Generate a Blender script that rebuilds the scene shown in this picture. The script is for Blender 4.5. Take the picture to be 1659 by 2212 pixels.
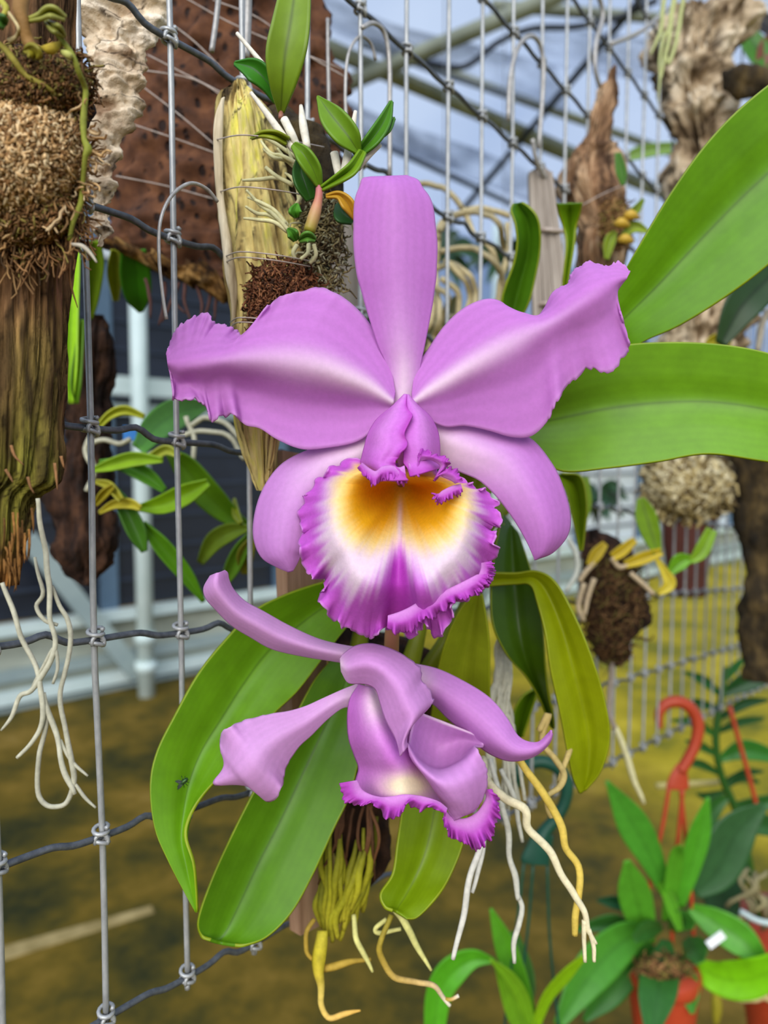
import bpy, math, random
import numpy as np
from mathutils import Vector, noise as mnoise

random.seed(7)
rng = np.random.default_rng(7)
scene = bpy.context.scene
for o in list(bpy.data.objects):
    bpy.data.objects.remove(o)
COL = scene.collection

# ------------------------------------------------------------------ camera
IW, IH = 1659.0, 2212.0
FPX = IH * 26.0 / 36.0
PITCH = math.radians(4.0)
CH = 1.40
CAM = np.array([0.0, 0.0, CH])
RT = np.array([1.0, 0.0, 0.0])
FW = np.array([0.0, math.cos(PITCH), -math.sin(PITCH)])
UP = np.array([0.0, math.sin(PITCH), math.cos(PITCH)])
cd = bpy.data.cameras.new('camera')
cam = bpy.data.objects.new('camera', cd)
COL.objects.link(cam)
cam.location = CAM
cam.rotation_euler = (math.pi / 2 - PITCH, 0, 0)
cd.sensor_width = 36.0
cd.lens = 26.0
cd.clip_start = 0.02
cd.clip_end = 200
cd.dof.use_dof = True
cd.dof.focus_distance = 0.345
cd.dof.aperture_fstop = 6.2
scene.camera = cam

# ------------------------------------------------------------------ world, light, exposure
w = bpy.data.worlds.new('overcast_sky')
scene.world = w
w.use_nodes = True
bg = w.node_tree.nodes['Background']
bg.inputs[0].default_value = (0.60, 0.75, 1.0, 1)
bg.inputs[1].default_value = 0.70
sd = bpy.data.lights.new('sun', 'SUN')
sd.energy = 5.0
sd.angle = math.radians(64)
sd.color = (1.0, 0.955, 0.89)
sun = bpy.data.objects.new('sun', sd)
COL.objects.link(sun)
sun.rotation_euler = Vector((0.16, 0.80, -0.60)).to_track_quat('-Z', 'Y').to_euler()
scene.view_settings.view_transform = 'Standard'
scene.view_settings.look = 'None'
scene.view_settings.gamma = 1.0
scene.view_settings.use_curve_mapping = False
scene.view_settings.exposure = 0.12
try:
    scene.cycles.use_denoising = True
    scene.cycles.transparent_max_bounces = 12
    scene.cycles.max_bounces = 6
    scene.cycles.diffuse_bounces = 3
    scene.cycles.glossy_bounces = 2
    scene.cycles.caustics_reflective = False
    scene.cycles.caustics_refractive = False
    scene.cycles.sample_clamp_indirect = 6
except Exception:
    pass

# ------------------------------------------------------------------ helpers
def S(r, g, b):
    f = lambda c: c / 12.92 if c <= 0.04045 else ((c + 0.055) / 1.055) ** 2.4
    return np.array([f(r / 255.0), f(g / 255.0), f(b / 255.0)])

def P(x, y, d):
    return CAM + RT * ((x - IW / 2) / FPX * d) + UP * ((IH / 2 - y) / FPX * d) + FW * d

def PA(a):
    a = np.asarray(a, float)
    d = a[..., 2:3]
    return CAM + RT * ((a[..., 0:1] - IW / 2) / FPX * d) + UP * ((IH / 2 - a[..., 1:2]) / FPX * d) + FW * d

def ray(x, y):
    return RT * ((x - IW / 2) / FPX) + UP * ((IH / 2 - y) / FPX) + FW

def hit(x, y, o, n):
    r = ray(x, y)
    t = np.dot(o - CAM, n) / np.dot(r, n)
    return t, CAM + r * t

def G(x, y):
    return hit(x, y, np.zeros(3), np.array([0, 0, 1.0]))[1]

ORG = {}
def root_of(o):
    while o.parent:
        o = o.parent
    return o

def props(o, label=None, cat=None, group=None, kind=None):
    if label: o['label'] = label
    if cat: o['category'] = cat
    if group: o['group'] = group
    if kind: o['kind'] = kind
    return o

def thing(name, at, label, cat, group=None, kind=None):
    o = bpy.data.objects.new(name, None)
    o.empty_display_size = 0.01
    COL.objects.link(o)
    o.location = at
    ORG[o.name] = np.array(at, float)
    return props(o, label, cat, group, kind)

def mesh(name, v, f, mat, parent=None, col=None, uv=None, smooth=True, thick=0.0, sub=0):
    v = np.asarray(v, float).reshape(-1, 3)
    if parent is not None:
        org = ORG[root_of(parent).name]
    else:
        org = np.array([v[:, 0].mean(), v[:, 1].mean(), v[:, 2].min()])
    me = bpy.data.meshes.new(name)
    me.from_pydata((v - org).tolist(), [], [list(map(int, q)) for q in f])
    if smooth:
        me.polygons.foreach_set('use_smooth', [True] * len(me.polygons))
    if col is not None:
        ca = me.color_attributes.new('Col', 'FLOAT_COLOR', 'POINT')
        c4 = np.ones((len(v), 4)); c4[:, :3] = col
        ca.data.foreach_set('color', c4.ravel())
    if uv is not None:
        ul = me.uv_layers.new(name='UVMap')
        idx = np.zeros(len(me.loops), int); me.loops.foreach_get('vertex_index', idx)
        ul.data.foreach_set('uv', np.asarray(uv)[idx].ravel())
    me.materials.append(mat)
    me.update()
    o = bpy.data.objects.new(name, me)
    COL.objects.link(o)
    if parent is not None:
        o.parent = parent
    else:
        o.location = org
        ORG[o.name] = org
    if thick:
        m = o.modifiers.new('thickness', 'SOLIDIFY'); m.thickness = thick; m.offset = 0
    if sub:
        m = o.modifiers.new('smooth', 'SUBSURF'); m.levels = sub; m.render_levels = sub
    return o

def crs(a, n):
    """Catmull-Rom resample of control array a (k, ...) to n samples."""
    a = np.asarray(a, float)
    k = len(a)
    t = np.linspace(0, k - 1, n)
    i = np.clip(np.floor(t).astype(int), 0, k - 2)
    f = (t - i).reshape((-1,) + (1,) * (a.ndim - 1))
    g = lambda j: a[np.clip(j, 0, k - 1)]
    p1, p2 = g(i), g(i + 1)
    p0 = np.where((i - 1 >= 0).reshape(f.shape), g(i - 1), 2 * p1 - p2)
    p3 = np.where((i + 2 <= k - 1).reshape(f.shape), g(i + 2), 2 * p2 - p1)
    return 0.5 * (2 * p1 + (p2 - p0) * f + (2 * p0 - 5 * p1 + 4 * p2 - p3) * f * f + (3 * p1 - p0 - 3 * p2 + p3) * f ** 3)

def grid_faces(nu, nv, closed=False):
    f = []
    m = nv if closed else nv - 1
    for i in range(nu - 1):
        for j in range(m):
            a = i * nv + j; b = i * nv + (j + 1) % nv
            f.append((a, b, b + nv, a + nv))
    return f

def surf(ctrl, nu, nv):
    c = crs(np.asarray(ctrl, float), nu)
    return crs(c.transpose(1, 0, 2), nv).transpose(1, 0, 2)

def smoothstep(a, b, x):
    t = np.clip((x - a) / (b - a), 0, 1)
    return t * t * (3 - 2 * t)

def vnoise(n, q, seed, periodic=False):
    r = np.random.default_rng(seed)
    k = max(4, int(round(q * 2)))
    w_ = r.uniform(-1, 1, k)
    t = np.linspace(0, k, n, endpoint=False) if periodic else np.linspace(0, k - 1.001, n)
    i = np.floor(t).astype(int); f = t - i
    g = (lambda j: w_[j % k]) if periodic else (lambda j: w_[np.clip(j, 0, k - 1)])
    p0, p1, p2, p3 = g(i - 1), g(i), g(i + 1), g(i + 2)
    return 0.5 * (2 * p1 + (p2 - p0) * f + (2 * p0 - 5 * p1 + 4 * p2 - p3) * f * f + (3 * p1 - p0 - 3 * p2 + p3) * f ** 3)

def fray(n, seed, octs=((9, 1.0), (19, 0.6), (41, 0.35))):
    s = sum(a * vnoise(n, q, seed * 31 + i) for i, (q, a) in enumerate(octs))
    return 1.5 * s / sum(a for _, a in octs)

def rows_ctrl(rows, d, prof):
    """rows: (Ux,Uy, Lx,Ly) or (Ux,Uy, Mx,My, Lx,Ly); d per row or scalar pair; prof five depth offsets."""
    n = len(rows)
    d = np.asarray(d, float)
    dd = crs(d, n) if d.ndim else np.full(n, float(d))
    ws = []
    out = []
    for r in rows:
        ws.append(math.hypot(r[0] - r[-2], r[1] - r[-1]))
    wm = max(ws)
    for k, r in enumerate(rows):
        U = np.array(r[:2], float); L = np.array(r[-2:], float)
        M = np.array(r[2:4], float) if len(r) == 6 else (U + L) / 2
        q = []
        for s in (0, .25, .5, .75, 1):
            b = U * (2 * (s - .5) * (s - 1)) + M * (4 * s * (1 - s)) + L * (2 * s * (s - .5))
            q.append(b)
        sc = min(1.0, ws[k] / wm * 1.3)
        p = prof[k] if isinstance(prof[0], (list, tuple)) else prof
        out.append([(q[j][0], q[j][1], dd[k] + p[j] * sc) for j in range(5)])
    return np.array(out)

def petal(name, rows, d, prof, parent, mat, colf, nu=60, nv=33, ruf=None, jag=None, thick=0.0009, ctrl=None):
    c = rows_ctrl(rows, d, prof) if ctrl is None else np.asarray(ctrl, float)
    g = surf(c, nu, nv)
    u = np.linspace(0, 1, nu)[:, None] * np.ones((1, nv))
    v = np.linspace(0, 1, nv)[None, :] * np.ones((nu, 1))
    e = np.abs(2 * v - 1)
    if ruf:
        for (side, amp, freq, pw, u0, u1, seed) in ruf:
            s = fray(nu, seed, ((freq, 1.0), (freq * 2.1, 0.4)))[:, None]
            m = smoothstep(u0, u0 + .12, u) * (1 - smoothstep(u1 - .05, u1, u) if u1 < 1 else 1)
            sd_ = (v < .5) if side < 0 else ((v > .5) if side > 0 else True)
            g[..., 2] += amp * s * (e ** pw) * m * sd_
    if jag:
        for (side, amp, freq, pw, u0, u1, seed) in jag:
            s = fray(nu, seed, ((freq, 1.0), (freq * 2.3, 0.5)))[:, None]
            m = smoothstep(u0, u0 + .1, u) * (1 - smoothstep(u1 - .05, u1, u) if u1 < 1 else 1)
            sd_ = (v < .5) if side < 0 else ((v > .5) if side > 0 else True)
            dx = np.gradient(g[..., :2], axis=1) * (nv - 1) / 2
            ln = np.linalg.norm(dx, axis=2, keepdims=True) + 1e-6
            g[..., :2] += (dx / ln) * (np.sign(v - .5) * amp * s * e ** pw * m * sd_)[..., None]
    col = colf(u, v, g) if callable(colf) else np.ones((nu, nv, 3)) * colf
    uv = np.stack([u, v], -1).reshape(-1, 2)
    return mesh(name, PA(g).reshape(-1, 3), grid_faces(nu, nv), mat, parent, col.reshape(-1, 3), uv, thick=thick)

def strap(name, path, widths, parent, mat, colf, fold=0.004, nu=28, nv=13, thick=0.0012, curl=0.0):
    """strap leaf along a centre path of (x, y, depth) with half widths in photo pixels at that depth."""
    p = crs(np.asarray(path, float), nu)
    hw = crs(np.asarray(widths, float), nu)
    hw = np.maximum(hw, 0.3)
    tg = np.gradient(p[:, :2], axis=0)
    tg /= np.linalg.norm(tg, axis=1, keepdims=True) + 1e-9
    nrm = np.stack([-tg[:, 1], tg[:, 0]], 1)
    s = np.linspace(-1, 1, nv)
    g = np.zeros((nu, nv, 3))
    g[..., :2] = p[:, None, :2] + nrm[:, None, :] * (hw[:, None, None] * s[None, :, None])
    wn = hw / hw.max()
    g[..., 2] = p[:, None, 2] - fold * (np.abs(s)[None, :] ** 1.5) * wn[:, None] + curl * s[None, :] * wn[:, None]
    u = np.linspace(0, 1, nu)[:, None] * np.ones((1, nv))
    v = (s[None, :] * .5 + .5) * np.ones((nu, 1))
    col = colf(u, v, g) if callable(colf) else np.ones((nu, nv, 3)) * colf
    return mesh(name, PA(g).reshape(-1, 3), grid_faces(nu, nv), mat, parent, col.reshape(-1, 3), np.stack([u, v], -1).reshape(-1, 2), thick=thick)

def tube_vf(p, r, ns=8, cap=True):
    p = np.asarray(p, float); n = len(p)
    r = np.ones(n) * r if np.ndim(r) == 0 else np.asarray(r, float)
    t = np.gradient(p, axis=0); t /= np.linalg.norm(t, axis=1, keepdims=True) + 1e-12
    a = np.array([0, 0, 1.0]) if abs(t[0][2]) < .9 else np.array([1.0, 0, 0])
    x = np.cross(t[0], a); x /= np.linalg.norm(x)
    vs = []
    th = np.linspace(0, 2 * np.pi, ns, endpoint=False)
    for i in range(n):
        x = x - t[i] * np.dot(x, t[i]); x /= np.linalg.norm(x) + 1e-12
        y = np.cross(t[i], x)
        vs.append(p[i] + r[i] * (np.cos(th)[:, None] * x + np.sin(th)[:, None] * y))
    f = grid_faces(n, ns, True)
    v = np.concatenate(vs)
    if cap:
        f.append(tuple(range(ns))[::-1]); f.append(tuple(range((n - 1) * ns, n * ns)))
    return v, f

def tube(name, pts, rad, mat, parent=None, ns=8, seg=5, px=True, wob=0.0, col=None):
    """pts (x, y, depth) in photo pixels unless px is False; rad in pixels (or metres when px is False)."""
    n = (len(pts) - 1) * seg + 1
    q = crs(np.asarray(pts, float), n)
    rr = crs(np.asarray(rad, float), n) if np.ndim(rad) else np.full(n, float(rad))
    if px:
        rr = rr * q[:, 2] / FPX
        wp = PA(q)
    else:
        wp = q
    if wob:
        for i in range(n):
            nv_ = mnoise.noise_vector(Vector(wp[i] * 60))
            wp[i] += np.array(nv_) * wob
    rr = np.maximum(rr, 1e-5)
    v, f = tube_vf(wp, rr, ns)
    c = None
    if col is not None:
        c = np.ones((len(v), 3)) * col if np.ndim(col) == 1 else np.repeat(crs(np.asarray(col, float), n), ns, axis=0)
    return mesh(name, v, f, mat, parent, c)

def loft(name, rows, d, k, mat, parent=None, nr=60, na=40, amp=0.003, fr=40.0, stretch=0.25, groove=0.0, gn=14, colf=None, seed=0, smooth=True, back=None):
    """closed body from left and right outline points; k = depth half-thickness over half-width."""
    R = crs(np.asarray(rows, float), nr)
    dd = crs(np.asarray(d, float), nr) if np.ndim(d) else np.full(nr, float(d))
    th = np.linspace(0, 2 * np.pi, na, endpoint=False)
    V = np.zeros((nr, na, 3)); A = np.zeros((nr, na))
    for i in range(nr):
        L = P(R[i, 0], R[i, 1], dd[i]); Q = P(R[i, 2], R[i, 3], dd[i])
        c = (L + Q) / 2; h = (Q - L) / 2; hl = np.linalg.norm(h)
        for j in range(na):
            cs, sn = math.cos(th[j]), math.sin(th[j])
            base = c + h * cs - FW * (hl * k * sn)
            nd = h / (hl + 1e-9) * cs - FW * sn
            s = Vector((base[0] * fr + seed, base[1] * fr, base[2] * fr * stretch))
            a = mnoise.fractal(s, 0.9, 2.0, 4) * amp
            if groove:
                s2 = Vector((th[j] * gn / 6.28 * 3 + seed, seed * 2.0, base[2] * 9))
                a -= groove * abs(mnoise.noise(s2)) * 2
            fall = min(1.0, hl / 0.006)
            V[i, j] = base + nd * a * fall
            A[i, j] = a
    v = V.reshape(-1, 3)
    f = grid_faces(nr, na, True)
    n0 = len(v)
    v = np.vstack([v, V[0].mean(0), V[-1].mean(0)])
    for j in range(na):
        f.append((n0, (j + 1) % na, j)); b = (nr - 1) * na
        f.append((n0 + 1, b + j, b + (j + 1) % na))
    col = None
    if colf is not None:
        col = colf(v)
    return mesh(name, v, f, mat, parent, col, smooth=smooth)

def boxv(c, ax, ay, az):
    v = [c + sx * ax + sy * ay + sz * az for sz in (-1, 1) for sy in (-1, 1) for sx in (-1, 1)]
    f = [(0, 2, 3, 1), (4, 5, 7, 6), (0, 1, 5, 4), (2, 6, 7, 3), (0, 4, 6, 2), (1, 3, 7, 5)]
    return np.array(v), f

# ------------------------------------------------------------------ materials
def nt(name):
    m = bpy.data.materials.new(name); m.use_nodes = True
    t = m.node_tree; t.nodes.clear()
    out = t.nodes.new('ShaderNodeOutputMaterial')
    return m, t, out

def noise_node(t, scale, stretch=(1, 1, 1), detail=5, rough=.6):
    tc = t.nodes.new('ShaderNodeTexCoord'); mp = t.nodes.new('ShaderNodeMapping')
    mp.inputs['Scale'].default_value = stretch
    t.links.new(tc.outputs['Object'], mp.inputs['Vector'])
    n = t.nodes.new('ShaderNodeTexNoise')
    n.inputs['Scale'].default_value = scale; n.inputs['Detail'].default_value = detail; n.inputs['Roughness'].default_value = rough
    t.links.new(mp.outputs['Vector'], n.inputs['Vector'])
    return n

def ramp(t, src, stops):
    r = t.nodes.new('ShaderNodeValToRGB')
    e = r.color_ramp.elements
    while len(e) < len(stops): e.new(0.5)
    for q, (p, c) in zip(e, stops):
        q.position = p; q.color = (*c, 1)
    t.links.new(src, r.inputs['Fac'])
    return r

def bsdf(t, rough=.6, metal=0.0, spec=.4):
    b = t.nodes.new('ShaderNodeBsdfPrincipled')
    b.inputs['Roughness'].default_value = rough; b.inputs['Metallic'].default_value = metal
    b.inputs['Specular IOR Level'].default_value = spec
    return b

def bumpn(t, src, b, strength, dist):
    n = t.nodes.new('ShaderNodeBump'); n.inputs['Strength'].default_value = strength; n.inputs['Distance'].default_value = dist
    t.links.new(src, n.inputs['Height']); t.links.new(n.outputs['Normal'], b.inputs['Normal'])
    return n

def M(name, stops, scale=60, stretch=(1, 1, 1), rough=.7, metal=0.0, bump=0.0, bd=0.002, spec=.35, detail=6, bscale=None):
    m, t, out = nt(name)
    n = noise_node(t, scale, stretch, detail)
    if len(stops) == 1: stops = [(0.3, stops[0] * .85), (0.7, stops[0] * 1.12)]
    elif not isinstance(stops[0], tuple): stops = [(0.28 + 0.44 * i / (len(stops) - 1), c) for i, c in enumerate(stops)]
    r = ramp(t, n.outputs['Fac'], stops)
    b = bsdf(t, rough, metal, spec)
    t.links.new(r.outputs['Color'], b.inputs['Base Color'])
    if bump:
        n2 = noise_node(t, bscale or scale * 2.2, stretch, detail)
        bumpn(t, n2.outputs['Fac'], b, bump, bd)
    t.links.new(b.outputs[0], out.inputs[0])
    return m

def painted(name, rough=.5, spec=.35, trans=.25, nscale=180, stretch=(1, 1, 1), namp=.12, bump=.15, bd=.0006, coat=0.0, tsat=1.0, bscale=None):
    """pigment from the colour attribute, with fine procedural variation, partly translucent."""
    m, t, out = nt(name)
    a = t.nodes.new('ShaderNodeAttribute'); a.attribute_name = 'Col'
    n = noise_node(t, nscale, stretch)
    mr = t.nodes.new('ShaderNodeMapRange')
    mr.inputs['From Min'].default_value = .25; mr.inputs['From Max'].default_value = .75
    mr.inputs['To Min'].default_value = 1 - namp; mr.inputs['To Max'].default_value = 1 + namp
    t.links.new(n.outputs['Fac'], mr.inputs['Value'])
    mx = t.nodes.new('ShaderNodeVectorMath'); mx.operation = 'SCALE'
    t.links.new(a.outputs['Color'], mx.inputs[0]); t.links.new(mr.outputs[0], mx.inputs['Scale'])
    b = bsdf(t, rough, 0, spec)
    if coat: b.inputs['Coat Weight'].default_value = coat; b.inputs['Coat Roughness'].default_value = .25
    t.links.new(mx.outputs[0], b.inputs['Base Color'])
    if bump:
        n2 = noise_node(t, bscale or nscale * 3, stretch)
        bumpn(t, n2.outputs['Fac'], b, bump, bd)
    last = b.outputs[0]
    if trans:
        tr = t.nodes.new('ShaderNodeBsdfTranslucent'); t.links.new(mx.outputs[0], tr.inputs['Color'])
        ms = t.nodes.new('ShaderNodeMixShader'); ms.inputs[0].default_value = trans
        t.links.new(b.outputs[0], ms.inputs[1]); t.links.new(tr.outputs[0], ms.inputs[2]); last = ms.outputs[0]
    t.links.new(last, out.inputs[0])
    return m

PETAL = painted('petal_tissue', .55, .2, .40, 420, (1, 1, 1), .05, .12, .0003)
LIPM = painted('lip_tissue', .5, .25, .30, 520, (1, 1, 1), .08, .25, .0004)
LEAFM = painted('leaf_blade', .42, .3, .20, 70, (1, 1, 1), .14, .05, .0006, coat=.05)
ROOTM = painted('root_velamen', .7, .25, 0, 260, (1, 1, 1), .22, .4, .0006)
MOSSM = painted('moss_strand', .8, .2, .1, 900, (1, 1, 1), .2, 0)
WIRE = M('galvanised_wire', [S(150, 152, 152), S(186, 186, 182)], 300, (1, 1, .4), .42, .35, .2, .0004)
WIRED = M('weathered_wire', [S(74, 78, 84), S(110, 114, 118)], 260, (1, 1, 1), .5, .5, .2, .0004)
NYLON = M('nylon_line', [S(150, 130, 115), S(190, 175, 160)], 200, rough=.3, spec=.6)
HOOKW = M('hook_wire', [S(150, 145, 138), S(188, 184, 178)], 220, rough=.4, metal=.35)
LOGM = M('mossy_log_wood', [(.25, S(40, 24, 12)), (.42, S(96, 66, 36)), (.55, S(118, 92, 48)), (.68, S(84, 88, 30)), (.8, S(146, 108, 62))], 60, (1, 1, .16), .9, 0, .9, .004)
CORK = M('pale_cork_bark', [(.24, S(70, 50, 36)), (.38, S(168, 140, 110)), (.55, S(205, 182, 152)), (.8, S(226, 206, 178))], 34, (1, 1, 1.8), .9, 0, .8, .003)
SLABM = M('dark_cork_slab', [(.28, S(28, 14, 8)), (.42, S(88, 52, 30)), (.6, S(112, 70, 42)), (.8, S(134, 88, 54))], 75, (1, 1, 1), .92, 0, .9, .003)
SLABE = M('cork_slab_edge', [(.3, S(40, 24, 8)), (.5, S(140, 100, 40)), (.75, S(186, 146, 78))], 50, (1, 1, 1), .9, 0, .9, .003)
STICK = M('yellow_driftwood', [(.26, S(60, 48, 24)), (.38, S(140, 116, 60)), (.52, S(196, 172, 98)), (.68, S(208, 190, 116)), (.8, S(196, 182, 60))], 70, (1, 1, .12), .8, 0, .7, .002)
STICKL = M('split_driftwood_bark', [S(140, 120, 96), S(196, 180, 150)], 70, (1, 1, .1), .85, 0, .6, .002)
BROWNW = M('brown_root_fibre', [(.3, S(14, 8, 5)), (.5, S(48, 28, 16)), (.75, S(92, 60, 38))], 90, (1, 1, .35), .95, 0, 1, .004)
GREYB = M('grey_weathered_board', [S(128, 116, 104), S(176, 164, 150)], 120, (1, 1, .05), .85, 0, .5, .0015)
PINKB = M('tan_wood_slat', [S(132, 98, 72), S(178, 142, 112)], 120, (1, 1, .06), .85, 0, .5, .0015)
WEATH = M('weathered_stump_wood', [(.3, S(58, 38, 24)), (.45, S(122, 90, 62)), (.65, S(164, 132, 98)), (.8, S(190, 164, 130))], 50, (1, 1, .22), .9, 0, 1, .006)
CORKR = M('ridged_cork_bark', [(.3, S(58, 44, 30)), (.45, S(136, 116, 88)), (.62, S(182, 162, 132)), (.8, S(208, 192, 162))], 40, (1, 1, .8), .92, 0, 1, .008)
DARKW = M('dark_mossy_trunk', [(.3, S(12, 9, 4)), (.5, S(54, 42, 20)), (.75, S(104, 84, 46))], 50, (1, 1, .5), .95, 0, 1, .006)
REDP = M('terracotta_plastic', [S(158, 54, 26), S(176, 66, 36)], 30, rough=.45)
GREENP = M('dark_green_plastic', [S(14, 58, 44), S(24, 78, 58)], 30, rough=.45)
BROWNP = M('brown_clay_pot', [S(70, 34, 24), S(96, 48, 34)], 30, rough=.7)
WHITEPT = M('pale_painted_steel', [S(178, 196, 192), S(206, 220, 216)], 4, rough=.5)
GREYSTEEL = M('grey_painted_steel', [S(128, 144, 144), S(156, 170, 166)], 3, rough=.6)
BLUESTEEL = M('slate_blue_steel', [S(70, 92, 112), S(92, 114, 132)], 3, rough=.5)
OLIVEST = M('weathered_roof_pipe', [S(96, 102, 86), S(140, 144, 124)], 4, rough=.6)
DARKCABLE = M('black_cable', [S(30, 34, 44), S(44, 50, 60)], 4, rough=.6)
BASEM = M('aged_wall_panel', [S(128, 134, 122), S(170, 174, 158)], 3, (1, 1, 4), .75, 0, .1, .01)
WINM = M('dark_shade_screen', [S(16, 20, 30), S(34, 40, 54)], 2, (1, 1, 1), .35, spec=.5)
SLATM = M('dark_slat', [S(34, 42, 56), S(52, 60, 74)], 3, rough=.5)
PALEWALL = M('whitewashed_panel', [S(186, 194, 196), S(214, 220, 222)], 2, rough=.7)

def film_mat(name, tint, transp, cdark=None):
    m, t, out = nt(name)
    n = noise_node(t, .55, (1, 1, .5), 4, .5)
    r = ramp(t, n.outputs['Fac'], [(.3, cdark if cdark is not None else tint * .75), (.7, tint)])
    a = t.nodes.new('ShaderNodeBsdfTransparent'); b = t.nodes.new('ShaderNodeBsdfTranslucent')
    t.links.new(r.outputs[0], a.inputs[0]); t.links.new(r.outputs[0], b.inputs[0])
    ms = t.nodes.new('ShaderNodeMixShader'); ms.inputs[0].default_value = 1 - transp
    t.links.new(a.outputs[0], ms.inputs[1]); t.links.new(b.outputs[0], ms.inputs[2])
    t.links.new(ms.outputs[0], out.inputs[0])
    return m
FILM = film_mat('poly_film', np.array([.90, .94, 1.0]), .74, np.array([.62, .70, .84]))
def net_mat():
    m, t, out = nt('grey_shade_net')
    n = noise_node(t, 1.1, (1, 1, 3.0), 5, .55)
    r = ramp(t, n.outputs['Fac'], [(.36, np.array([.02] * 3)), (.66, np.array([.72] * 3))])
    a = t.nodes.new('ShaderNodeBsdfTransparent')
    b = t.nodes.new('ShaderNodeBsdfTranslucent'); b.inputs[0].default_value = (*S(112, 122, 140), 1)
    ms = t.nodes.new('ShaderNodeMixShader')
    t.links.new(r.outputs[0], ms.inputs[0]); t.links.new(a.outputs[0], ms.inputs[1]); t.links.new(b.outputs[0], ms.inputs[2])
    t.links.new(ms.outputs[0], out.inputs[0])
    return m
SHADE = net_mat()

# ------------------------------------------------------------------ setting: floor, far wall, roof
def floor_mat():
    m, t, out = nt('algae_concrete')
    n = noise_node(t, 2.6, (1, 1, 1), 9, .66)
    brown = ramp(t, n.outputs['Fac'], [(.34, S(30, 34, 0)), (.44, S(66, 58, 0)), (.53, S(94, 76, 4)), (.62, S(116, 92, 24)), (.74, S(148, 124, 66))])
    yel = ramp(t, n.outputs['Fac'], [(.34, S(92, 94, 0)), (.5, S(150, 134, 0)), (.70, S(190, 168, 40))])
    tc = t.nodes.new('ShaderNodeTexCoord'); sx = t.nodes.new('ShaderNodeSeparateXYZ')
    t.links.new(tc.outputs['Object'], sx.inputs[0])
    n2 = noise_node(t, .9, (1, 1, 1), 5)
    ad = t.nodes.new('ShaderNodeMath'); ad.operation = 'MULTIPLY_ADD'; ad.inputs[1].default_value = 2.0
    t.links.new(n2.outputs['Fac'], ad.inputs[0]); t.links.new(sx.outputs['X'], ad.inputs[2])
    ay_ = t.nodes.new('ShaderNodeMath'); ay_.operation = 'MULTIPLY_ADD'; ay_.inputs[1].default_value = .4
    t.links.new(sx.outputs['Y'], ay_.inputs[0]); t.links.new(ad.outputs[0], ay_.inputs[2])
    mr = t.nodes.new('ShaderNodeMapRange'); mr.inputs['From Min'].default_value = 1.25; mr.inputs['From Max'].default_value = 2.3
    t.links.new(ay_.outputs[0], mr.inputs['Value'])
    mx = t.nodes.new('ShaderNodeMix'); mx.data_type = 'RGBA'
    t.links.new(mr.outputs[0], mx.inputs['Factor']); t.links.new(brown.outputs[0], mx.inputs[6]); t.links.new(yel.outputs[0], mx.inputs[7])
    b = bsdf(t, .75, 0, .3)
    t.links.new(mx.outputs[2], b.inputs['Base Color'])
    bumpn(t, n.outputs['Fac'], b, .2, .01)
    t.links.new(b.outputs[0], out.inputs[0])
    return m

WA, WB = G(0, 1541), G(422, 1453)
WT = (WB - WA); WT[2] = 0; WT /= np.linalg.norm(WT)
WN = np.array([-WT[1], WT[0], 0.0])
if np.dot(WN, CAM - WA) < 0: WN = -WN          # towards the camera
ZUP = np.array([0, 0, 1.0])
def wall_tz(x, y, off=0.0):
    p = hit(x, y, WA + WN * off, WN)[1] - WA
    return np.dot(p, WT), p[2]
def wbox(name, t0, t1, z0, z1, off, th, mat, parent=None, kind=None):
    c = WA + WT * (t0 + t1) / 2 + ZUP * (z0 + z1) / 2 + WN * (off + th / 2)
    v, f = boxv(c, WT * (t1 - t0) / 2, WN * th / 2, ZUP * (z1 - z0) / 2)
    o = mesh(name, v, f, mat, parent, smooth=False)
    if kind: o['kind'] = kind
    return o

fv, ff = boxv(np.array([0, 4.0, -.05]), RT * 16, np.array([0, 14.0, 0]), ZUP * .05)
floor = mesh('floor', fv, ff, floor_mat(), smooth=False)
props(floor, 'olive brown algae stained concrete greenhouse floor', kind='structure')
a, b = G(-40, 2075), G(330, 1965)
dv = (b - a); sdv = np.cross(dv, ZUP); sdv /= np.linalg.norm(sdv)
sv = [a - sdv * .035 + ZUP * .003, b - sdv * .02 + ZUP * .003, b + sdv * .02 + ZUP * .003, a + sdv * .035 + ZUP * .003]
sv = np.array(sv + [p - ZUP * .003 for p in sv])
mesh('pale_line', sv, [(0, 1, 2, 3), (7, 6, 5, 4), (0, 4, 5, 1), (1, 5, 6, 2), (2, 6, 7, 3), (3, 7, 4, 0)], M('pale_floor_line', [S(104, 88, 40), S(170, 150, 100)], 9, rough=.8), floor, smooth=False)

zb = wall_tz(0, 1362)[1]
wall = wbox('wall_back', -5, 12, 0.0, zb, -.12, .1, BASEM, None, 'structure')
wall['label'] = 'low pale grey panel wall at the far side of the greenhouse'
z_l = wall_tz(200, 1400)[1]
wbox('top_rail', -5, 12, zb - .03, zb + .03, -.02, .08, WHITEPT, wall)
wbox('middle_rail', -5, 12, wall_tz(200, 1428)[1] - .03, wall_tz(200, 1428)[1] + .03, -.02, .05, GREYSTEEL, wall)
wbox('lower_rail', -5, 12, wall_tz(200, 1470)[1] - .035, wall_tz(200, 1470)[1] + .035, -.02, .07, WHITEPT, wall)
wbox('base_board', -5, 12, 0.0, wall_tz(200, 1490)[1], -.02, .04, GREYSTEEL, wall)
zt1 = wall_tz(300, 838)[1]
EAVE = 3.4
tpost = [wall_tz(239, 1200)[0] + k * 1.25 for k in range(-3, 9)]
nwin = 0
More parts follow.
